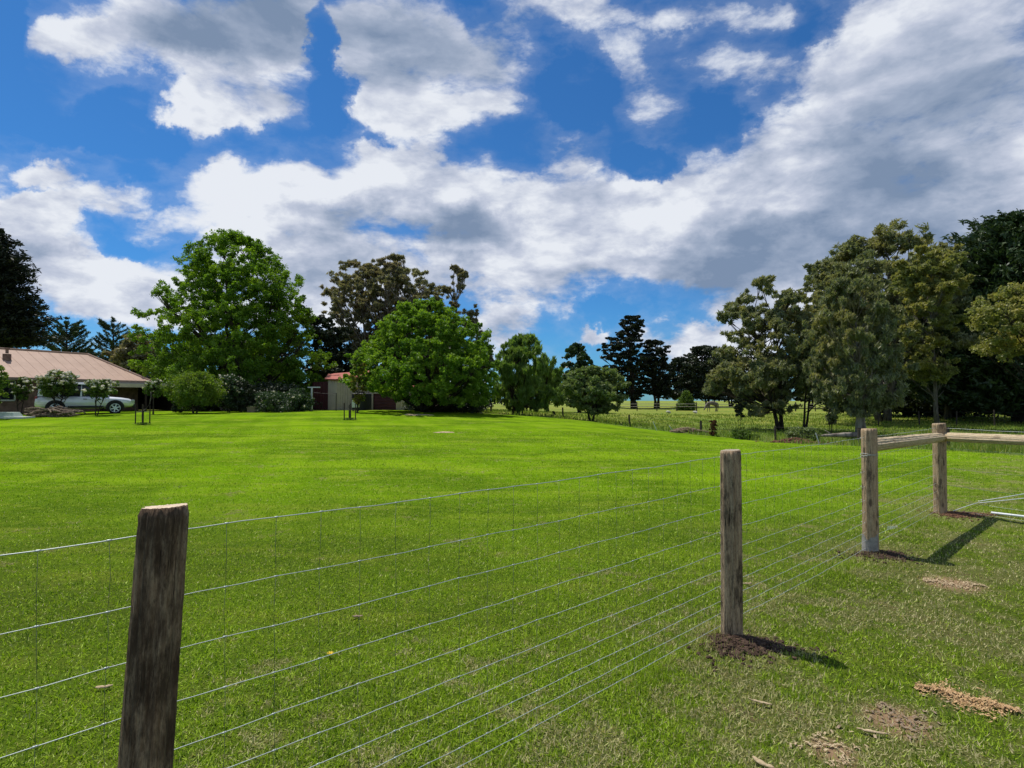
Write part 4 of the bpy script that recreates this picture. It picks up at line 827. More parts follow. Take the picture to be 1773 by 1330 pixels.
# standing seams of the steel sheets on the front slope
k = 0.4
while k < LA - 0.4:
    f = min(1, k / 2.2) if k < 2.2 else (1 if k < LA - 2.2 else (LA - k) / 2.2)
    p = Vector(hp(k, 0.02, EH)); q = Vector(hp(k, 4 * f, EH + (RH - EH) * f)); mb.tube([p + Vector((0, 0, .012)), q + Vector((0, 0, .012))], 0.007, 4); k += 0.6
for p, q in ((A_, R1), (R1, R2), (D_, R1)): mb.tube([Vector(p) + Vector((0, 0, .03)), Vector(q) + Vector((0, 0, .03))], 0.07, 6)
rf = mb.build('roof', M_ROOF, th)
mb = MB(); c = Vector(hp(10.3, 1.7, EH + (RH - EH) * 0.42)); 
cpos = None
for s_ in np.arange(2, 16, 0.1):
    q = E0 + ha * s_ + hb * 2.4
    if abs(886.5 + q.x / q.y * F - 12) < 4: cpos = s_
cpos = cpos or 8.0
c = Vector(hp(cpos, 2.4, EH + (RH - EH) * 0.6)); mb.box(c + Vector((0, 0, .15)), (0.34, 0.34, 0.42), rz=0.46); mb.tube([c + Vector((0, 0, .4)), c + Vector((0, 0, .68))], 0.08, 10); mb.tube([c + Vector((0, 0, .67)), c + Vector((0, 0, .73))], 0.14, 10)
mb.build('chimney', M_WALL, rf)
mb = MB()
for (p, q) in (((.6, .6), (LA - .6, .6)), ((.6, .6), (.6, LBk - .6)), ((.6, LBk - .6), (LA - .6, LBk - .6))):
    P_, Q_ = Vector(hp(*p, gE)), Vector(hp(*q, gE)); d_ = Q_ - P_; mb.box((P_ + Q_) / 2 + Vector((0, 0, (EH - gE) / 2 - 0.09)), (d_.length, 0.2, EH - gE - 0.1), rz=math.atan2(d_.y, d_.x))
mb.build('wall', M_WALL, th)
mb = MB(); P_, Q_ = Vector(hp(0, -.04, EH - .10)), Vector(hp(LA, -.04, EH - .10)); d_ = Q_ - P_; mb.box((P_ + Q_) / 2, (d_.length, 0.06, 0.14), rz=math.atan2(d_.y, d_.x))
P_, Q_ = Vector(hp(-.04, 0, EH - .10)), Vector(hp(-.04, LBk, EH - .10)); d_ = Q_ - P_; mb.box((P_ + Q_) / 2, (d_.length, 0.06, 0.14), rz=math.atan2(d_.y, d_.x))
mb.build('gutter', plain('gutter_tan', (0.26, 0.20, 0.145), .6, .3), th)
for s_, w in ((5.0, 1.6), (8.8, 2.2), (12.5, 1.5)):
    ang = math.atan2(ha.y, ha.x); c = Vector(hp(s_, .47, gE + 1.35)); mb = MB()
    for dx_, dz, w_, h_ in ((0, .6, w, .09), (0, -.6, w, .09), (-w / 2, 0, .08, 1.2), (w / 2, 0, .08, 1.2), (0, 0, .05, 1.12)):
        mb.box(c + Vector((ha.x * dx_, ha.y * dx_, dz)), (w_, .06, h_), rz=ang)
    wn = mb.build('window', M_TRIM, th); mb = MB(); mb.box(c + Vector((0.01 * -hb.x, 0.01 * -hb.y, 0)), (w - .1, .015, 1.1), rz=ang); mb.build('pane', M_GLASS, wn)

# carport to the right of the house
def pl(px, D_): return Vector(at(px, D_))
ca, cb = pl(188, 36.8), pl(312, 40.2); cd_ = (cb - ca); cang = math.atan2(cd_.y, cd_.x); cn = Vector((-cd_.y, cd_.x)).normalized(); cm = (ca + cb) / 2
gc = gz(cm.x, cm.y); t = empty('carport', (cm.x, cm.y, gc), 'flat cream-fronted carport with a black interior, right of the pink roof', 'carport')
top = hgt(664, 38.5) - gc
def rel(p, z): return (p.x - cm.x, p.y - cm.y, z)
mb = MB(); mb.box(rel(cm + cn * 2.6, top - .02), (cd_.length + .3, 5.4, .10), rz=cang); mb.build('roof', M_SHEDGREY, t)
mb = MB(); mb.box(rel(cm - cn * .12, top - .16), (cd_.length + .3, .08, .26), rz=cang); mb.build('fascia', M_CREAM, t)
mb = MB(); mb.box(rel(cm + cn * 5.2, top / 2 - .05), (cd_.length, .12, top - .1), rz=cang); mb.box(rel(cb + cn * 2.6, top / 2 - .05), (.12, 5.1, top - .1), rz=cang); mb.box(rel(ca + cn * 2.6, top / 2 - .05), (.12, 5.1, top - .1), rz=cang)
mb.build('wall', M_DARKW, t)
for f in (0.02, 0.5, 0.98):
    mb = MB(); mb.box(rel(ca.lerp(cb, f), (top - .29) / 2), (.11, .11, top - .29), rz=cang); mb.build('post', M_DARKW, t)

# silver-white four wheel drive
M_PAINT = plain('car_paint', (0.74, 0.76, 0.78), 0.25, 0.5, 0.15, var=0.02); M_TYRE = plain('tyre_rubber', (0.02, 0.02, 0.02), 0.85, 0.2, var=0.1)
M_RIM = plain('alloy_rim', (0.60, 0.62, 0.64), 0.3, 0.5, 0.7, var=0.03); M_BLK = plain('black_trim', (0.02, 0.02, 0.022), 0.6, 0.3, var=0.1); M_LAMP = plain('lamp_glass', (0.50, 0.53, 0.55), 0.1, 0.6, var=0.05)
M_LAMPR = plain('tail_lamp', (0.30, 0.02, 0.02), 0.2, 0.6, var=0.05)
cc_ = Vector((-26.1, 33.7)); t = empty('off_road_car', (cc_.x, cc_.y, gz(cc_.x, cc_.y) - 0.02), 'silver-white off-road car parked before the house behind the roses', 'car', rz=math.atan2(0.58, 0.81))
prof = [(-2.36, .48, .98, .84), (-2.32, .42, 1.06, .88), (-2.0, .38, 1.10, .91), (-1.2, .36, 1.11, .925), (0.0, .34, 1.11, .93), (0.9, .36, 1.10, .925), (1.15, .38, 1.07, .92), (1.7, .40, 1.02, .90), (2.1, .42, .95, .86), (2.32, .46, .84, .78), (2.40, .52, .72, .70)]
def section(x, z0, z1, w, n=14):
    pts = []
    for k in range(n):
        a = 2 * math.pi * (k + .5) / n; ca_, sa_ = math.cos(a), math.sin(a); e = 0.42
        pts.append((x, w * math.copysign(abs(ca_) ** e, ca_), (z0 + z1) / 2 + (z1 - z0) / 2 * math.copysign(abs(sa_) ** e, sa_)))
    return pts
def loft(mb, secs, mi=0):
    n = len(secs[0]); vs = [p for s in secs for p in s]; fs = [(i * n + k, i * n + (k + 1) % n, (i + 1) * n + (k + 1) % n, (i + 1) * n + k) for i in range(len(secs) - 1) for k in range(n)]
    fs += [tuple(range(n)), tuple((len(secs) - 1) * n + k for k in range(n))]; mb.add(vs, fs, mi)
mb = MB(); loft(mb, [section(*p) for p in prof]); body = mb.build('body', M_PAINT, t, smooth=True)
mb = MB(); loft(mb, [section(-2.26, 1.02, 1.20, .78), section(-2.16, 1.02, 1.70, .76), section(-1.9, 1.02, 1.80, .74), section(-.8, 1.02, 1.84, .745), section(.1, 1.02, 1.80, .745), section(.35, 1.02, 1.66, .75), section(.75, 1.02, 1.36, .77), section(1.12, 1.0, 1.08, .79)]); mb.build('window', M_GLASS, t, smooth=True)
mb = MB(); loft(mb, [section(-2.15, 1.69, 1.76, .72), section(-1.9, 1.76, 1.86, .74), section(-.8, 1.79, 1.89, .75), section(.05, 1.75, 1.85, .74), section(.32, 1.67, 1.72, .70)])
for x0, x1 in ((-2.24, -2.02), (-1.32, -1.22), (-.30, -.20)):
    for s in (-1, 1): mb.add([(x0, s * .80, 1.08), (x1, s * .80, 1.08), (x1 - .02 + .08 * (x0 < -2), s * .755, 1.78), (x0 + .06, s * .755, 1.78)], [(0, 1, 2, 3)])
for s in (-1, 1): mb.tube([(1.1, s * .79, 1.08), (.34, s * .74, 1.70)], .035, 6); mb.tube([(-2.0, s * .62, 1.93), (-.1, s * .62, 1.92)], .02, 6)
rr_ = mb.build('roof', M_PAINT, t, smooth=False)
for wx in (-1.42, 1.42):
    for s in (-1, 1):
        mb = MB(); n = 22; ring = [(wx + .47 * math.cos(a), s * .935, .40 + .47 * math.sin(a)) for a in np.linspace(-.25, math.pi + .25, n)]
        mb.add([(wx, s * .937, .40)] + [(p[0], s * .937, p[2]) for p in ring], [(0, k + 1, k + 2) for k in range(n - 1)]); mb.build('wheel_arch', M_BLK, t)
        mb = MB(); cyl = lambda r0, y0, y1, mi=0: mb.tube([(wx, s * y0, .38), (wx, s * y1, .38)], r0, 28, mi)
        cyl(.38, .72, .955); wh = mb.build('wheel', M_TYRE, t)
        mb = MB(); mb.tube([(wx, s * .955, .38), (wx, s * .965, .38)], .10, 12)
        for k in range(6):
            a = k * math.pi / 3 + .3; mb.box((wx + .14 * math.cos(a), s * .962, .38 + .14 * math.sin(a)), (.22, .014, .065), ry=-a)
        ring = [(wx + .255 * math.cos(a), s * .962, .38 + .255 * math.sin(a)) for a in np.linspace(0, 2 * math.pi, 30)]; mb.tube(ring, .022, 5); mb.build('rim', M_RIM, wh)
for s in (-1, 1):
    mb = MB(); mb.box((2.26, s * .66, .80), (.22, .30, .15), rz=-s * .35); mb.build('headlight', M_LAMP, t, bevel=.03)
    mb = MB(); mb.box((-2.30, s * .78, .92), (.12, .14, .30)); mb.build('tail_lamp', M_LAMPR, t, bevel=.02)
    mb = MB(); mb.box((.62, s * 1.00, 1.20), (.12, .20, .17)); mb.build('side_mirror', M_PAINT, t, bevel=.03)
    mb = MB(); mb.box((0.0, s * .945, .46), (1.7, .06, .10)); mb.build('side_step', M_BLK, t)
for s in (-1, 1):
    for x in (-.05, -1.05): mb = MB(); mb.box((x, s * .937, .93), (.18, .03, .035)); mb.build('door_handle', M_BLK, t)
mb = MB(); mb.box((2.36, 0, .50), (.16, 1.5, .22)); mb.build('bumper', M_BLK, t, bevel=.04)

# ------------------------------------------------------------------ garden
def bush(name, label, group, outline, D, px, leaf, cat='bush', ncl=60, per=70, size=0.09, tr=0.05, stems=3, blossoms=0, seed=1, flat=0.8, crad=0.24, nlimb=14, bsize=0.07, hang=0, elong=1.2):
    t = tree(name, label, group, outline, D, px, leaf, BK_DARK, ncl, per, size, crad, 0.5, flat, hang, elong, trunk_r=tr, stems=stems, nlimb=nlimb, jitter=0.15, seed=seed, cat=cat, twig=0.006)
    if blossoms:
        cr = [c for c in t.children if c.name.startswith('crown')][0]; n = len(cr.data.vertices); co = np.empty(n * 3); cr.data.vertices.foreach_get('co', co); co = co.reshape(-1, 3)
        z = co[:, 2]; r2 = np.hypot(co[:, 0] - co[:, 0].mean(), co[:, 1] - co[:, 1].mean()); sc_ = (z - z.min()) / np.ptp(z) * 1.2 + r2 / r2.max() + rng.uniform(0, .35, n)
        ix = np.argsort(-sc_)[:n // 4]; ix = rng.choice(ix, blossoms, replace=False); mb = MB()
        clods(mb, [tuple(co[i]) for i in ix], bsize * .6, bsize, 0.8, random); mb.build('blossoms', M_PETAL, t)
    return t
RG = 'standard roses along the garden edge'
bush('rose_tree', 'dark-leaved rose tree with few flowers, leftmost of the roses', RG, [(652,28,45),(662,16,56),(680,18,58),(692,26,50)], 33, 35, LF_BUSH, 'rose', blossoms=60, bsize=.09, seed=101, stems=2)
bush('rose_tree', 'largest rose tree covered in cream flowers above the driftwood', RG, [(640,88,110),(650,70,128),(668,64,132),(684,78,124)], 32, 98, LF_BUSH, 'rose', ncl=90, blossoms=260, bsize=.095, seed=102, stems=3)
bush('rose_tree', 'rose tree in front of the car bonnet, leafy with scattered cream flowers', RG, [(656,160,190),(664,145,206),(676,146,204),(686,158,192)], 32, 167, LF_BUSH, 'rose', ncl=70, blossoms=130, bsize=.09, seed=103, stems=3)
bush('rose_tree', 'sparse rose tree before the carport opening', RG, [(656,258,278),(664,246,286),(678,248,284),(688,262,276)], 33.5, 266, LF_BUSH, 'rose', ncl=40, per=55, blossoms=60, bsize=.085, seed=104, stems=1)
bush('citrus_tree', 'bushy yellow-green tree cut off by the left edge', None, [(628,-35,5),(650,-50,14),(680,-48,12),(698,-40,4)], 29, -14, LF_CITRUS, 'tree', ncl=90, seed=105)
bush('citrus_tree', 'round clipped citrus tree with yellow-green leaves on a short stem', None, [(642,315,362),(654,292,384),(672,282,394),(690,290,390),(701,308,374)], 34.5, 337, LF_CITRUS, 'tree', ncl=220, per=80, tr=.08, seed=106, blossoms=0)
bush('flowering_bush', 'white-flowering bush between the citrus tree and the dark clipped shrub', None, [(648,378,408),(660,366,424),(685,368,428),(705,372,420)], 36.5, 396, LF_DKMID, 'bush', ncl=110, blossoms=90, bsize=.08, seed=107)
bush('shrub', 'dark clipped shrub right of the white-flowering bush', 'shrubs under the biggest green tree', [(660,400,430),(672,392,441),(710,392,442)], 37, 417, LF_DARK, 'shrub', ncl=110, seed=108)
bush('shrub', 'loose shrub with pale new growth under the right side of the biggest green tree', 'shrubs under the biggest green tree', [(676,450,500),(688,436,530),(710,440,536)], 37.5, 480, LF_DKMID, 'shrub', ncl=120, blossoms=30, bsize=.09, seed=109)
bush('shrub', 'low mid green shrub reaching towards the clothesline post', 'shrubs under the biggest green tree', [(672,500,530),(690,490,548),(712,498,548)], 38.5, 520, LF_DKMID, 'shrub', ncl=90, seed=110)
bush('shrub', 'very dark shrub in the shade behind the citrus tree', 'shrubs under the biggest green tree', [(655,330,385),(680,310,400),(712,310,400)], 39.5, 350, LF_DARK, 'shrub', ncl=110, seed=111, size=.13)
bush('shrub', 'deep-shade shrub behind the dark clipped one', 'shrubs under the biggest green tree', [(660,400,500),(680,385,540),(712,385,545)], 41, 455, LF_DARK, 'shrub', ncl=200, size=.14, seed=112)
bush('shrub', 'low dark shrub between the car and the carport, at the foot of the house', None, [(690,300,325),(712,296,330)], 36, 313, LF_DARK, 'shrub', ncl=40, seed=113)
bush('shrub', 'dark shrub at the feet of the round mid green tree, left side', None, [(690,708,735),(714,700,745)], 41.5, 722, LF_DARK, 'shrub', ncl=50, seed=114)
bush('shrub', 'wide dark shrubbery behind the stems of the round mid green tree', None, [(672,740,800),(690,700,850),(716,690,862)], 42.5, 780, LF_DARK, 'shrub', ncl=200, size=.15, seed=115)
bush('shrub', 'small conical dark shrub on the edge of the lawn left of the grey-green tree', None, [(711,957,960),(718,954,963),(727,950,966)], 40.5, 958, LF_DARK, 'shrub', ncl=26, size=.05, seed=116, tr=.02)
bush('shrub', 'red-leaved low bush on the lawn edge right of the stick pile', None, [(727,1228,1240),(738,1224,1243),(752,1227,1241)], 28.6, 1234, LF_RED, 'shrub', ncl=44, per=50, size=.06, seed=117, tr=.02)
bush('shrub', 'small dark shrub hanging low left of the twin-trunked gum', None, [(690,1272,1288),(702,1266,1294),(722,1274,1290)], 33.5, 1280, LF_DARK, 'shrub', ncl=40, size=.1, seed=118, tr=.02)
bush('shrub', 'grey-green weedy shrub just past the red earth heap', None, [(738,1362,1400),(748,1352,1420),(764,1356,1420)], 26, 1386, LF_GREY, 'shrub', ncl=60, size=.07, seed=119, tr=.015)
bush('shrub', 'bushy green weeds on the ditch left of the red earth heap', None, [(742,1262,1290),(750,1250,1310),(762,1256,1316)], 27.5, 1282, LF_BUSH, 'shrub', ncl=60, size=.07, seed=120, tr=.015)
bush('shrub', 'hanging grey-olive shrub between the fallen log and the thin forked gum', None, [(655,1425,1450),(690,1418,1456),(728,1428,1448)], 30, 1438, LF_GUM2, 'shrub', ncl=70, size=.12, seed=121, tr=.03)

# driftwood heap, pale trough
x, y = at(94, 30.6); mb = MB(); rg = random.Random(5)
for i in range(34):
    l = rg.uniform(.5, 1.5); a = rg.gauss(0, .35); cx_ = rg.uniform(-1.1, 1.1); zz = .06 + rg.uniform(0, .42) * (1 - (cx_ / 1.4) ** 2); cy_ = rg.uniform(-.4, .4)
    pts = [(cx_ + (q - .5) * l * math.cos(a), cy_ + (q - .5) * l * math.sin(a), max(.03, zz + rg.uniform(-.05, .05) + .07 * math.sin(q * 3.1 + i))) for q in np.linspace(0, 1, 6)]
    r_ = rg.uniform(.04, .10); mb.tube(pts, [r_ * .6, r_, r_ * 1.15, r_, r_ * .8, r_ * .3], 7)
o = mb.build('driftwood', barkmat('driftwood', (0.075, 0.055, 0.040), (0.25, 0.195, 0.14), 3), smooth=True); o.location = (x, y, gz(x, y)); tag(o, 'heap of twisted brown driftwood under the largest rose tree', 'driftwood')
x, y = at(16, 29.6); M_PALEG = plain('pale_green_paint', (0.42, 0.50, 0.42), 0.5, 0.3, var=.1)
t = empty('garden_trough', (x, y, gz(x, y)), 'pale grey-green trough on a white slab at the left edge', 'trough'); mb = MB(); mb.box((.0, 0, .05), (2.2, .8, .1)); mb.build('slab', M_TRIM, t, bevel=.01)
mb = MB(); mb.add([(-.75, -.3, .1), (.55, -.3, .1), (.55, .3, .1), (-.75, .3, .1), (-.65, -.22, .34), (.42, -.22, .34), (.42, .22, .34), (-.65, .22, .34)], [(0, 1, 5, 4), (1, 2, 6, 5), (2, 3, 7, 6), (3, 0, 4, 7), (4, 5, 6, 7)]); mb.build('trough', M_PALEG, t, bevel=.02)
# planter
x, y = at(437, 36.3); t = empty('planter', (x, y, gz(x, y)), 'small grey-brown planter box at the foot of the dark clipped shrub', 'planter'); mb = MB(); mb.box((0, 0, .17), (.5, .4, .34)); mb.box((0, 0, .34), (.56, .46, .05)); mb.build('box', plain('planter_clay', (0.20, 0.16, 0.11), .9, .1), t, bevel=.01)
mb = MB(); clods(mb, [(rg.uniform(-.2, .2), rg.uniform(-.15, .15), .37 + rg.uniform(0, .05)) for _ in range(40)], .03, .06); mb.build('plant', LF_BUSH, t)
# paling fence behind the garden
pa, pb = pl(372, 43), pl(512, 44); dd = pb - pa; ang = math.atan2(dd.y, dd.x); m0 = (pa + pb) / 2; t = empty('paling_fence', (m0.x, m0.y, gz(m0.x, m0.y)), 'beige paling fence glimpsed behind the garden shrubs', 'fence')
mb = MB(); n = int(dd.length / .13); fh = hgt(671, 43.5) - gz(m0.x, m0.y)
for i in range(n):
    q = pa + dd * (i + .5) / n; mb.box((q.x - m0.x, q.y - m0.y, fh / 2 - .02 * (i % 2)), (.12, .02, fh), rz=ang)
mb.build('palings', plain('paling_wood', (0.36, 0.31, 0.24), .9, .1, var=.2), t)
for i in range(4):
    q = pa + dd * i / 3; mb = MB(); mb.box((q.x - m0.x, q.y - m0.y + .08, fh / 2), (.1, .1, fh + .05), rz=ang); mb.build('post', M_DARKW, t)

# staked saplings on the lawn
def stakes(px, D, base_lab, hh, bent, seed):
    x, y = at(px, D); rg = random.Random(seed); t = empty('staked_sapling', (x, y, gz(x, y)), base_lab, 'sapling', 'saplings staked on the lawn')
    for i, (dx, dy) in enumerate(((-.26, -.1), (-.08, .16), (.10, -.17), (.27, .08))):
        mb = MB(); mb.box((dx, dy, hh / 2), (.04, .04, hh * rg.uniform(.85, 1.08)), rz=rg.uniform(0, 1), rx=rg.uniform(-.03, .03)); mb.build('stake', M_DARKW, t)
    mb = MB()
    mb.tube(bent, [.034 - .018 * i / (len(bent) - 1) for i in range(len(bent))], 6); mb.build('trunk', BK_GREY, t, smooth=True)
    mb = MB(); mb.tube([(-.26, -.1, hh * .6), (0, 0, hh * .64), (.27, .08, hh * .6)], .012, 4); mb.build('tie', M_BLK, t)
    P = rng.normal(size=(260, 3)) * (.16, .14, .03) + (0, 0, .05); T = unit(rng.normal(size=(260, 3)) + (0, 0, 1.2)); B = unit(np.cross(T, rng.normal(size=(260, 3))))
    V, Fc = quads(P, T, B, np.full(260, .12), np.full(260, .02)); mesh_np('weeds', V, Fc, LF_BUSH, t, rnd=rng.uniform(0, 1, 260)); return t
stakes(248, 25, 'four dark stakes round a leafless bent sapling, before the carport', .95, [(0, 0, 0), (-.02, 0, .45), (-.04, 0, .62), (.12, 0, .70), (.30, 0, .95), (.36, 0, 1.3), (.35, 0, 1.5)], 1)
stakes(606, 28.5, 'four dark stakes with a straight thin sapling, before the cream shed', .85, [(0, 0, 0), (.01, 0, .6), (.0, 0, 1.3)], 2)

# sheds
def rib_wall(mb, p, q, z0, z1, ztop2=None, step=.2, depth=.03):
    """vertical ribbed steel sheet from plan point p to q; ztop2 gives the top height at q"""
    p = Vector(p); q = Vector(q); d_ = q - p; L = d_.length; d_ /= L; nn = Vector((d_.y, -d_.x)); n = max(2, int(L / step)) * 4; ztop2 = z1 if ztop2 is None else ztop2
    vs = []
    for i in range(n + 1):
        t_ = i / n; o_ = depth * (1 if i % 4 in (1, 2) else 0); c_ = p + d_ * L * t_ + nn * o_; zt = z1 + (ztop2 - z1) * t_
        vs += [(c_.x, c_.y, z0), (c_.x, c_.y, zt)]
    mb.add(vs, [(2 * i, 2 * i + 2, 2 * i + 3, 2 * i + 1) for i in range(n)])
D_ = 44.5; a0 = pl(541, D_ + .8); a1 = pl(568, D_); a2 = pl(582, D_ - .5); a3 = pl(640, D_ + 1.2); m0 = (a1 + a3) / 2; gs = gz(m0.x, m0.y)
t = empty('garden_shed', (m0.x, m0.y, gs), 'cream ribbed-steel shed with a red roof edge, left of the round green tree', 'shed', 'steel sheds')
def w2(p, z=0): return (p.x - m0.x, p.y - m0.y)
h1 = hgt(656, D_) - gs; mb = MB(); rib_wall(mb, w2(a1), w2(a2), 0, h1, h1 - .02); rib_wall(mb, w2(a2), w2(a3), 0, h1 - .02, h1 + .35); bk2 = a3 + Vector((-1, 4)); bk1 = a1 + Vector((-1.5, 4.5)); rib_wall(mb, w2(a3), w2(bk2), 0, h1 + .3); rib_wall(mb, w2(bk2), w2(bk1), 0, h1 + .3); mb.build('wall', M_CREAM, t)
mb = MB(); a1o = a1 + Vector((-.25, -.1)); a2o = a2 + Vector((0, -.25)); a3o = a3 + Vector((.3, -.2))
top_ = [(*w2(a1o), h1 + .02), (*w2(a2o), h1 - .05), (*w2(a3o), h1 + .42), (*w2(bk2), h1 + .95), (*w2(bk1), h1 + .62)]
mb.add(top_ + [(v[0], v[1], v[2] - .1) for v in top_], [(0, 1, 2, 3, 4), (9, 8, 7, 6, 5)] + [(i, (i + 1) % 5, (i + 1) % 5 + 5, i + 5) for i in range(5)]); mb.build('roof', M_RED, t)
mb = MB(); rib_wall(mb, w2(a0), w2(a1 + Vector((.0, .1))), 0, h1 - .25, h1 - .2, step=.3, depth=.02); mb.build('door', M_DKRED, t)
b0, b1 = pl(640, 45), pl(704, 44); dd = b1 - b0; ang = math.atan2(dd.y, dd.x); bn = Vector((-dd.y, dd.x)).normalized(); m0 = (b0 + b1) / 2; gs = gz(m0.x, m0.y)
t = empty('garage_shed', (m0.x, m0.y, gs), 'cream gabled shed with a dark red roller door half hidden by the round green tree', 'shed', 'steel sheds')
he = hgt(672, 44.5) - gs; hr = he + .75; L = dd.length; mb = MB()
def w3(s_, o_, z): q = b0 + dd * s_ + bn * o_; return (q.x - m0.x, q.y - m0.y, z)
rib_wall(mb, w3(0, 0, 0)[:2], w3(.10, 0, 0)[:2], 0, he, he + .15); rib_wall(mb, w3(.72, 0, 0)[:2], w3(1, 0, 0)[:2], 0, he + .42, he); rib_wall(mb, w3(.10, 0, 0)[:2], w3(.5, 0, 0)[:2], he - .45, he + .15, hr); rib_wall(mb, w3(.5, 0, 0)[:2], w3(.72, 0, 0)[:2], he - .45, hr, he + .42)
rib_wall(mb, w3(1, 0, 0)[:2], w3(1, 6, 0)[:2], 0, he); rib_wall(mb, w3(0, 6, 0)[:2], w3(0, 0, 0)[:2], 0, he); rib_wall(mb, w3(1, 6, 0)[:2], w3(0, 6, 0)[:2], 0, he); mb.build('wall', M_CREAM, t)
mb = MB()
for s0_, s1_ in ((-.03, .5), (1.03, .5)):
    P4_ = [Vector(w3(s0_, -.15, he - .02)), Vector(w3(s1_, -.15, hr + .05)), Vector(w3(s1_, 6.1, hr + .05)), Vector(w3(s0_, 6.1, he - .02))]; vs = P4_ + [v - Vector((0, 0, .07)) for v in P4_]
    mb.add([tuple(v) for v in vs], [(0, 1, 2, 3), (7, 6, 5, 4), (0, 4, 5, 1), (1, 5, 6, 2), (2, 6, 7, 3), (3, 7, 4, 0)])
mb.build('roof', M_RED, t)
mb = MB(); vs = []
n = 44
for i in range(n + 1):
    z = (he - .45) * i / n; o_ = .06 + (.02 if i % 4 in (1, 2) else 0); vs += [w3(.10, o_, z), w3(.72, o_, z)]
mb.add(vs, [(2 * i, 2 * i + 1, 2 * i + 3, 2 * i + 2) for i in range(n)]); mb.build('roller_door', M_DKRED, t)
# clothesline post, bins
x, y = at(540, 39.5); t = empty('clothesline', (x, y, gz(x, y)), 'white clothesline post with thin wires to a dark pole, before the cream shed', 'clothesline')
mb = MB(); mb.box((0, 0, .85), (.1, .1, 1.7)); mb.build('post', M_TRIM, t); mb = MB(); mb.box((.15, 0, 1.72), (.9, .08, .08)); mb.build('crossbar', M_TRIM, t)
mb = MB(); mb.tube([(1.85, -.3, 0), (1.85, -.3, 1.3)], .03, 6); mb.build('pole', M_BLK, t)
for o_ in (0, .2): mb = MB(); mb.tube([(.0, o_, 1.35), (.9, -.1 + o_, 1.28), (1.85, -.3 + o_ * .3, 1.27)], .008, 4); mb.build('wire', M_BLK, t)
x, y = at(612, 41.5); t = empty('water_tank', (x, y, gz(x, y)), 'black box-like tank between the cream sheds', 'tank'); mb = MB(); mb.tube([(0.35, 1, 0), (.35, 1, 1.25), (.35, 1, 1.32)], [.75, .75, .6], 24); mb.build('tank', M_BLK, t, smooth=False); mb = MB(); mb.tube([(.35, 1, 1.3), (.35, 1, 1.42)], .22, 14); mb.build('lid', M_BLK, t)
x, y = at(610, 38.5); t = empty('utility_box', (x, y, gz(x, y)), 'small pale box on legs behind the straight sapling', 'box'); mb = MB(); mb.box((.25, 0, .5), (.45, .35, .5)); mb.build('box', M_TRIM, t, bevel=.01); mb = MB(); [mb.box((.25 + a_, b_, .13), (.05, .05, .26)) for a_ in (-.17, .17) for b_ in (-.12, .12)]; mb.build('frame', M_BLK, t)

# sandy scar and bare patch on the far lawn
a = gpos(712, 722); 
def patch(name, lab, px, D, rx, ry, mat, seed, group=None):
    x, y = at(px, D); vs = [(0, 0, gz(x, y) + .02)]; n = 40; rings = 6
    for j in range(1, rings + 1):
        for k in range(n):
            a_ = 2 * math.pi * k / n; w = (1 + .25 * math.sin(3 * a_ + seed) + .15 * math.sin(8 * a_ + seed * 2) + .1 * math.sin(17 * a_)) * j / rings; X_, Y_ = x + rx * w * math.cos(a_), y + ry * w * math.sin(a_); vs.append((X_ - x, Y_ - y, gz(X_, Y_) + (.02 if j < rings else -.01)))
    vs = [(v[0], v[1], v[2] - gz(x, y)) for v in vs]; fs = [(0, 1 + k, 1 + (k + 1) % n) for k in range(n)] + [(1 + j * n + k, 1 + (j + 1) * n + k, 1 + (j + 1) * n + (k + 1) % n, 1 + j * n + (k + 1) % n) for j in range(rings - 1) for k in range(n)]
    mb = MB(); mb.add(vs, fs); o = mb.build(name, mat); o.location = (x, y, gz(x, y)); return tag(o, lab, 'bare ground', group)
patch('sand_patch', 'pale sandy scar on the lawn below the round green tree', 722, 33.5, .85, .55, M_STRAW, 1)
patch('sand_patch', 'faint dry oval on the lawn in the middle distance', 770, 22.5, .38, .22, M_STRAW, 3)

# ------------------------------------------------------------------ paddock: fences, horse, wood heap, log
def post_fence(name, lab, pts, ph, wires, mat_post, mat_rail, thick, wr, group=None, cat='fence'):
    x0 = sum(p[0] for p in pts) / len(pts); y0 = sum(p[1] for p in pts) / len(pts); z0 = gz(x0, y0); t = empty(name, (x0, y0, z0), lab, cat, group); rg = random.Random(len(pts))
    for p in pts:
        mb = MB(); h = ph * rg.uniform(.88, 1.1); zb = gz(*p) - z0; mb.tube([(p[0] - x0, p[1] - y0, zb - .2), (p[0] - x0 + rg.uniform(-.05, .05), p[1] - y0, zb + h)], thick * rg.uniform(.8, 1.15), 7); mb.build('post', mat_post, t)
    for w in wires:
        mb = MB(); mb.tube([(p[0] - x0, p[1] - y0 - thick * .8, gz(*p) - z0 + w) for p in pts], wr, 5); mb.build('rail', mat_rail, t)
    return t
M_OLDP = plain('old_post', (0.075, 0.060, 0.048), .9, .1, var=.3); M_OLDR = plain('old_rail', (0.30, 0.28, 0.24), .8, .2, var=.2)
post_fence('rail_fence', 'long dark post and rail fence across the far paddock under the black pines', [at(px_, D2) for px_, D2 in zip(np.linspace(1000, 1480, 15), np.linspace(80, 76, 15))], 1.15, [.98, .6], M_OLDP, M_OLDR, .08, .035, 'paddock fences')
post_fence('rail_fence', 'pale low rail fence before the dark pines on the right', [at(px_, D2) for px_, D2 in zip(np.linspace(1490, 1780, 8), np.linspace(60, 57, 8))], 1.0, [.92], M_OLDP, M_OLDR, .07, .04, 'paddock fences')
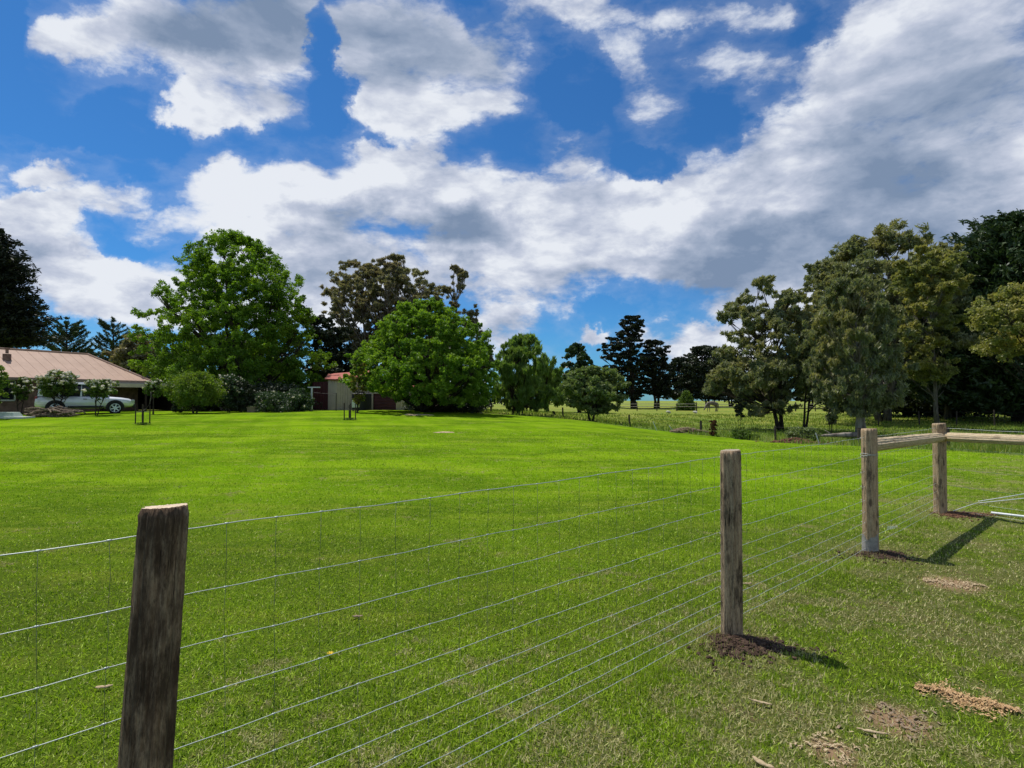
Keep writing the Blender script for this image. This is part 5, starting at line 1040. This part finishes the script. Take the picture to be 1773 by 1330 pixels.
post_fence('wire_fence', 'thin-posted wire fence across the shaded grass on the right', [at(px_, D2) for px_, D2 in ((1520, 41), (1591, 41), (1655, 40.5), (1721, 40), (1790, 39.5), (1860, 39))], 1.1, [1.0, .7, .4], M_OLDP, M_BLK, .045, .006, 'paddock fences')
post_fence('wire_fence', 'low wire fence on short dark posts beyond the far edge of the lawn', [at(px_, D2) for px_, D2 in ((850, 44), (905, 43), (975, 41), (1090, 34.6), (1213, 30.2), (1342, 26.6), (1485, 23.6), (1640, 20.5), (1790, 18))], .72, [.62, .35], M_OLDP, M_BLK, .06, .004, 'paddock fences')
def stake(px, py, D2, ln, tilt, lab):
    x, y = at(px, D2); mb = MB(); mb.tube([(0, 0, -.05), (tilt, 0, ln)], .022, 6); o = mb.build('stake', M_TRIM); o.location = (x, y, gz(x, y)); tag(o, lab, 'stake', 'white stakes at the lawn edge')
stake(1137, 758, 31.5, .5, -.22, 'white stake leaning left at the lawn edge, before the stick pile')
stake(1166, 752, 31, .35, -.25, 'short faint white stake leaning left, nearer the stick pile')
stake(1417, 760, 24.6, .45, -.15, 'white stake leaning left by the red earth heap')
x, y = at(1190, 30.4); mb = MB(); rg = random.Random(9)
for i in range(70):
    cx_ = rg.uniform(-.85, .85); l = rg.uniform(.25, .8); a = rg.uniform(-.7, .7); zz = rg.uniform(.02, .26) * (1 - abs(cx_) * .7); q = rg.uniform(-.3, .3)
    mb.tube([(cx_ - l / 2 * math.cos(a), q - l / 2 * math.sin(a), zz), (cx_, q, zz + rg.uniform(0, .06)), (cx_ + l / 2 * math.cos(a), q + l / 2 * math.sin(a), max(.02, zz + rg.uniform(-.12, .1)))], [rg.uniform(.01, .035)] * 3, 5)
o = mb.build('stick_pile', M_STICK); o.location = (x, y, gz(x, y) + .03); tag(o, 'low pile of dead sticks on the lawn edge', 'stick pile')
x, y = at(1375, 25.2); mound('earth_heap', 'low heap of red-brown earth along the lawn edge', x, y, 1.0, .45, .20, M_SOILR, 300, .02, .07, 4, 'earth')
x, y = at(1450, 27.3); mb = MB(); mb.tube([(-.95, .1, .14), (-.3, .02, .17), (.4, 0, .20), (.95, -.1, .2)], [.05, .09, .12, .14], 10); mb.tube([(-.3, 0, .2), (-.6, .1, .42)], [.04, .015], 6)
o = mb.build('fallen_log', BK_GUM, smooth=True); o.location = (x, y, gz(x, y)); tag(o, 'bare fallen log lying left of the pale gum trunk', 'log')
for px, lab in ((1156, 'pale rock in the far paddock, left of the small conifer'), (1202, 'pale rock in the far paddock, right of the small conifer')):
    x, y = at(px, 70); mb = MB(); clods(mb, [(0, 0, .15), (.18, .05, .1)], .22, .3, .7, random); o = mb.build('rock', plain('rock_white', (.55, .53, .48), .9, .1)); o.location = (x, y, gz(x, y)); tag(o, lab, 'rock', 'pale rocks in the paddock')
# grazing horse: one skinned surface
x, y = at(1233, 74); me = bpy.data.meshes.new('horse')
J = [(0, 0, 1.18, .27), (.45, 0, 1.20, .25), (-.5, 0, 1.2, .27), (-.72, 0, 1.12, .20), (.72, 0, 1.12, .19), (1.02, 0, .78, .12), (1.22, 0, .42, .095), (1.36, 0, .22, .07),
     (.55, .14, .85, .10), (.55, .15, .48, .05), (.53, .15, .08, .04), (.58, .15, .03, .055), (.55, -.14, .85, .10), (.62, -.15, .48, .05), (.66, -.15, .08, .04), (.72, -.15, .03, .055),
     (-.62, .15, .85, .14), (-.80, .15, .52, .06), (-.72, .15, .08, .042), (-.67, .15, .03, .055), (-.62, -.15, .85, .14), (-.70, -.15, .52, .06), (-.60, -.15, .08, .042), (-.55, -.15, .03, .055),
     (-.92, 0, 1.12, .05), (-1.0, 0, .75, .06), (-1.0, 0, .5, .03), (1.06, .06, .90, .02), (1.06, -.06, .90, .02)]
Ed = [(0, 1), (0, 2), (2, 3), (1, 4), (4, 5), (5, 6), (6, 7), (1, 8), (8, 9), (9, 10), (10, 11), (1, 12), (12, 13), (13, 14), (14, 15), (2, 16), (16, 17), (17, 18), (18, 19), (2, 20), (20, 21), (21, 22), (22, 23), (3, 24), (24, 25), (25, 26), (5, 27), (5, 28)]
me.from_pydata([j[:3] for j in J], Ed, []); ho = bpy.data.objects.new('horse', me); C.objects.link(ho); me.materials.append(plain('horse_coat', (.17, .14, .12), .7, .2, var=.2))
sk = ho.modifiers.new('skin', 'SKIN'); sub = ho.modifiers.new('sub', 'SUBSURF'); sub.levels = 1; sub.render_levels = 1
if not me.skin_vertices: me.attributes  # layer is made by the modifier check below
bm = bmesh.new(); bm.from_mesh(me); ly = bm.verts.layers.skin.verify()
for v, j in zip(bm.verts, J): v[ly].radius = (j[3], j[3]); v[ly].use_root = (v.index == 0)
bm.to_mesh(me); bm.free(); ho.location = (x, y, gz(x, y)); ho.rotation_euler = (0, 0, math.pi + .3); tag(ho, 'grey-brown horse grazing by the far rail fence', 'horse')

# tall rough grass along the far edge of the lawn and in the paddock: one mass
N2 = 150000; yy = 14 + (66 - 14) * rng.uniform(0, 1, N2) ** 1.5; xx = rng.uniform(-0.12, 1.05, N2) * yy
bd = np.interp(yy, [p[0] for p in LB], [p[1] for p in LB]); bd = np.where(yy > 41, -30, bd); dist_ = xx - bd
cl = np.sin(xx * 1.7 + np.sin(yy * 1.3) * 2) * np.sin(yy * 1.1 + xx * .4) + .5 * np.sin(xx * 5 + yy * 3)
kp = (dist_ > -0.15) & (rng.uniform(0, 1, N2) < .35 + .5 * cl); xx, yy, dist_ = xx[kp], yy[kp], dist_[kp]
hh = rng.uniform(.06, .22, len(xx)) * (1 + 0.9 * np.exp(-np.maximum(dist_, 0) / 2.0)) ; V, Fc = tri_blades(xx, yy, hh, .008 + .0014 * yy, np.abs(rng.normal(.35, .25, len(xx))))
LF_ROUGH = leafmat('rough_grass_blades', (0.105, 0.190, 0.020), (0.275, 0.280, 0.075), .35, .25, (0.15, 0.23, 0.03), gloss=.02)
tag(mesh_np('rough_grass', V, Fc, LF_ROUGH, rnd=rng.uniform(0, 1, len(Fc))), 'long unmown grass and weeds beyond the lawn', 'long grass', kind='stuff')
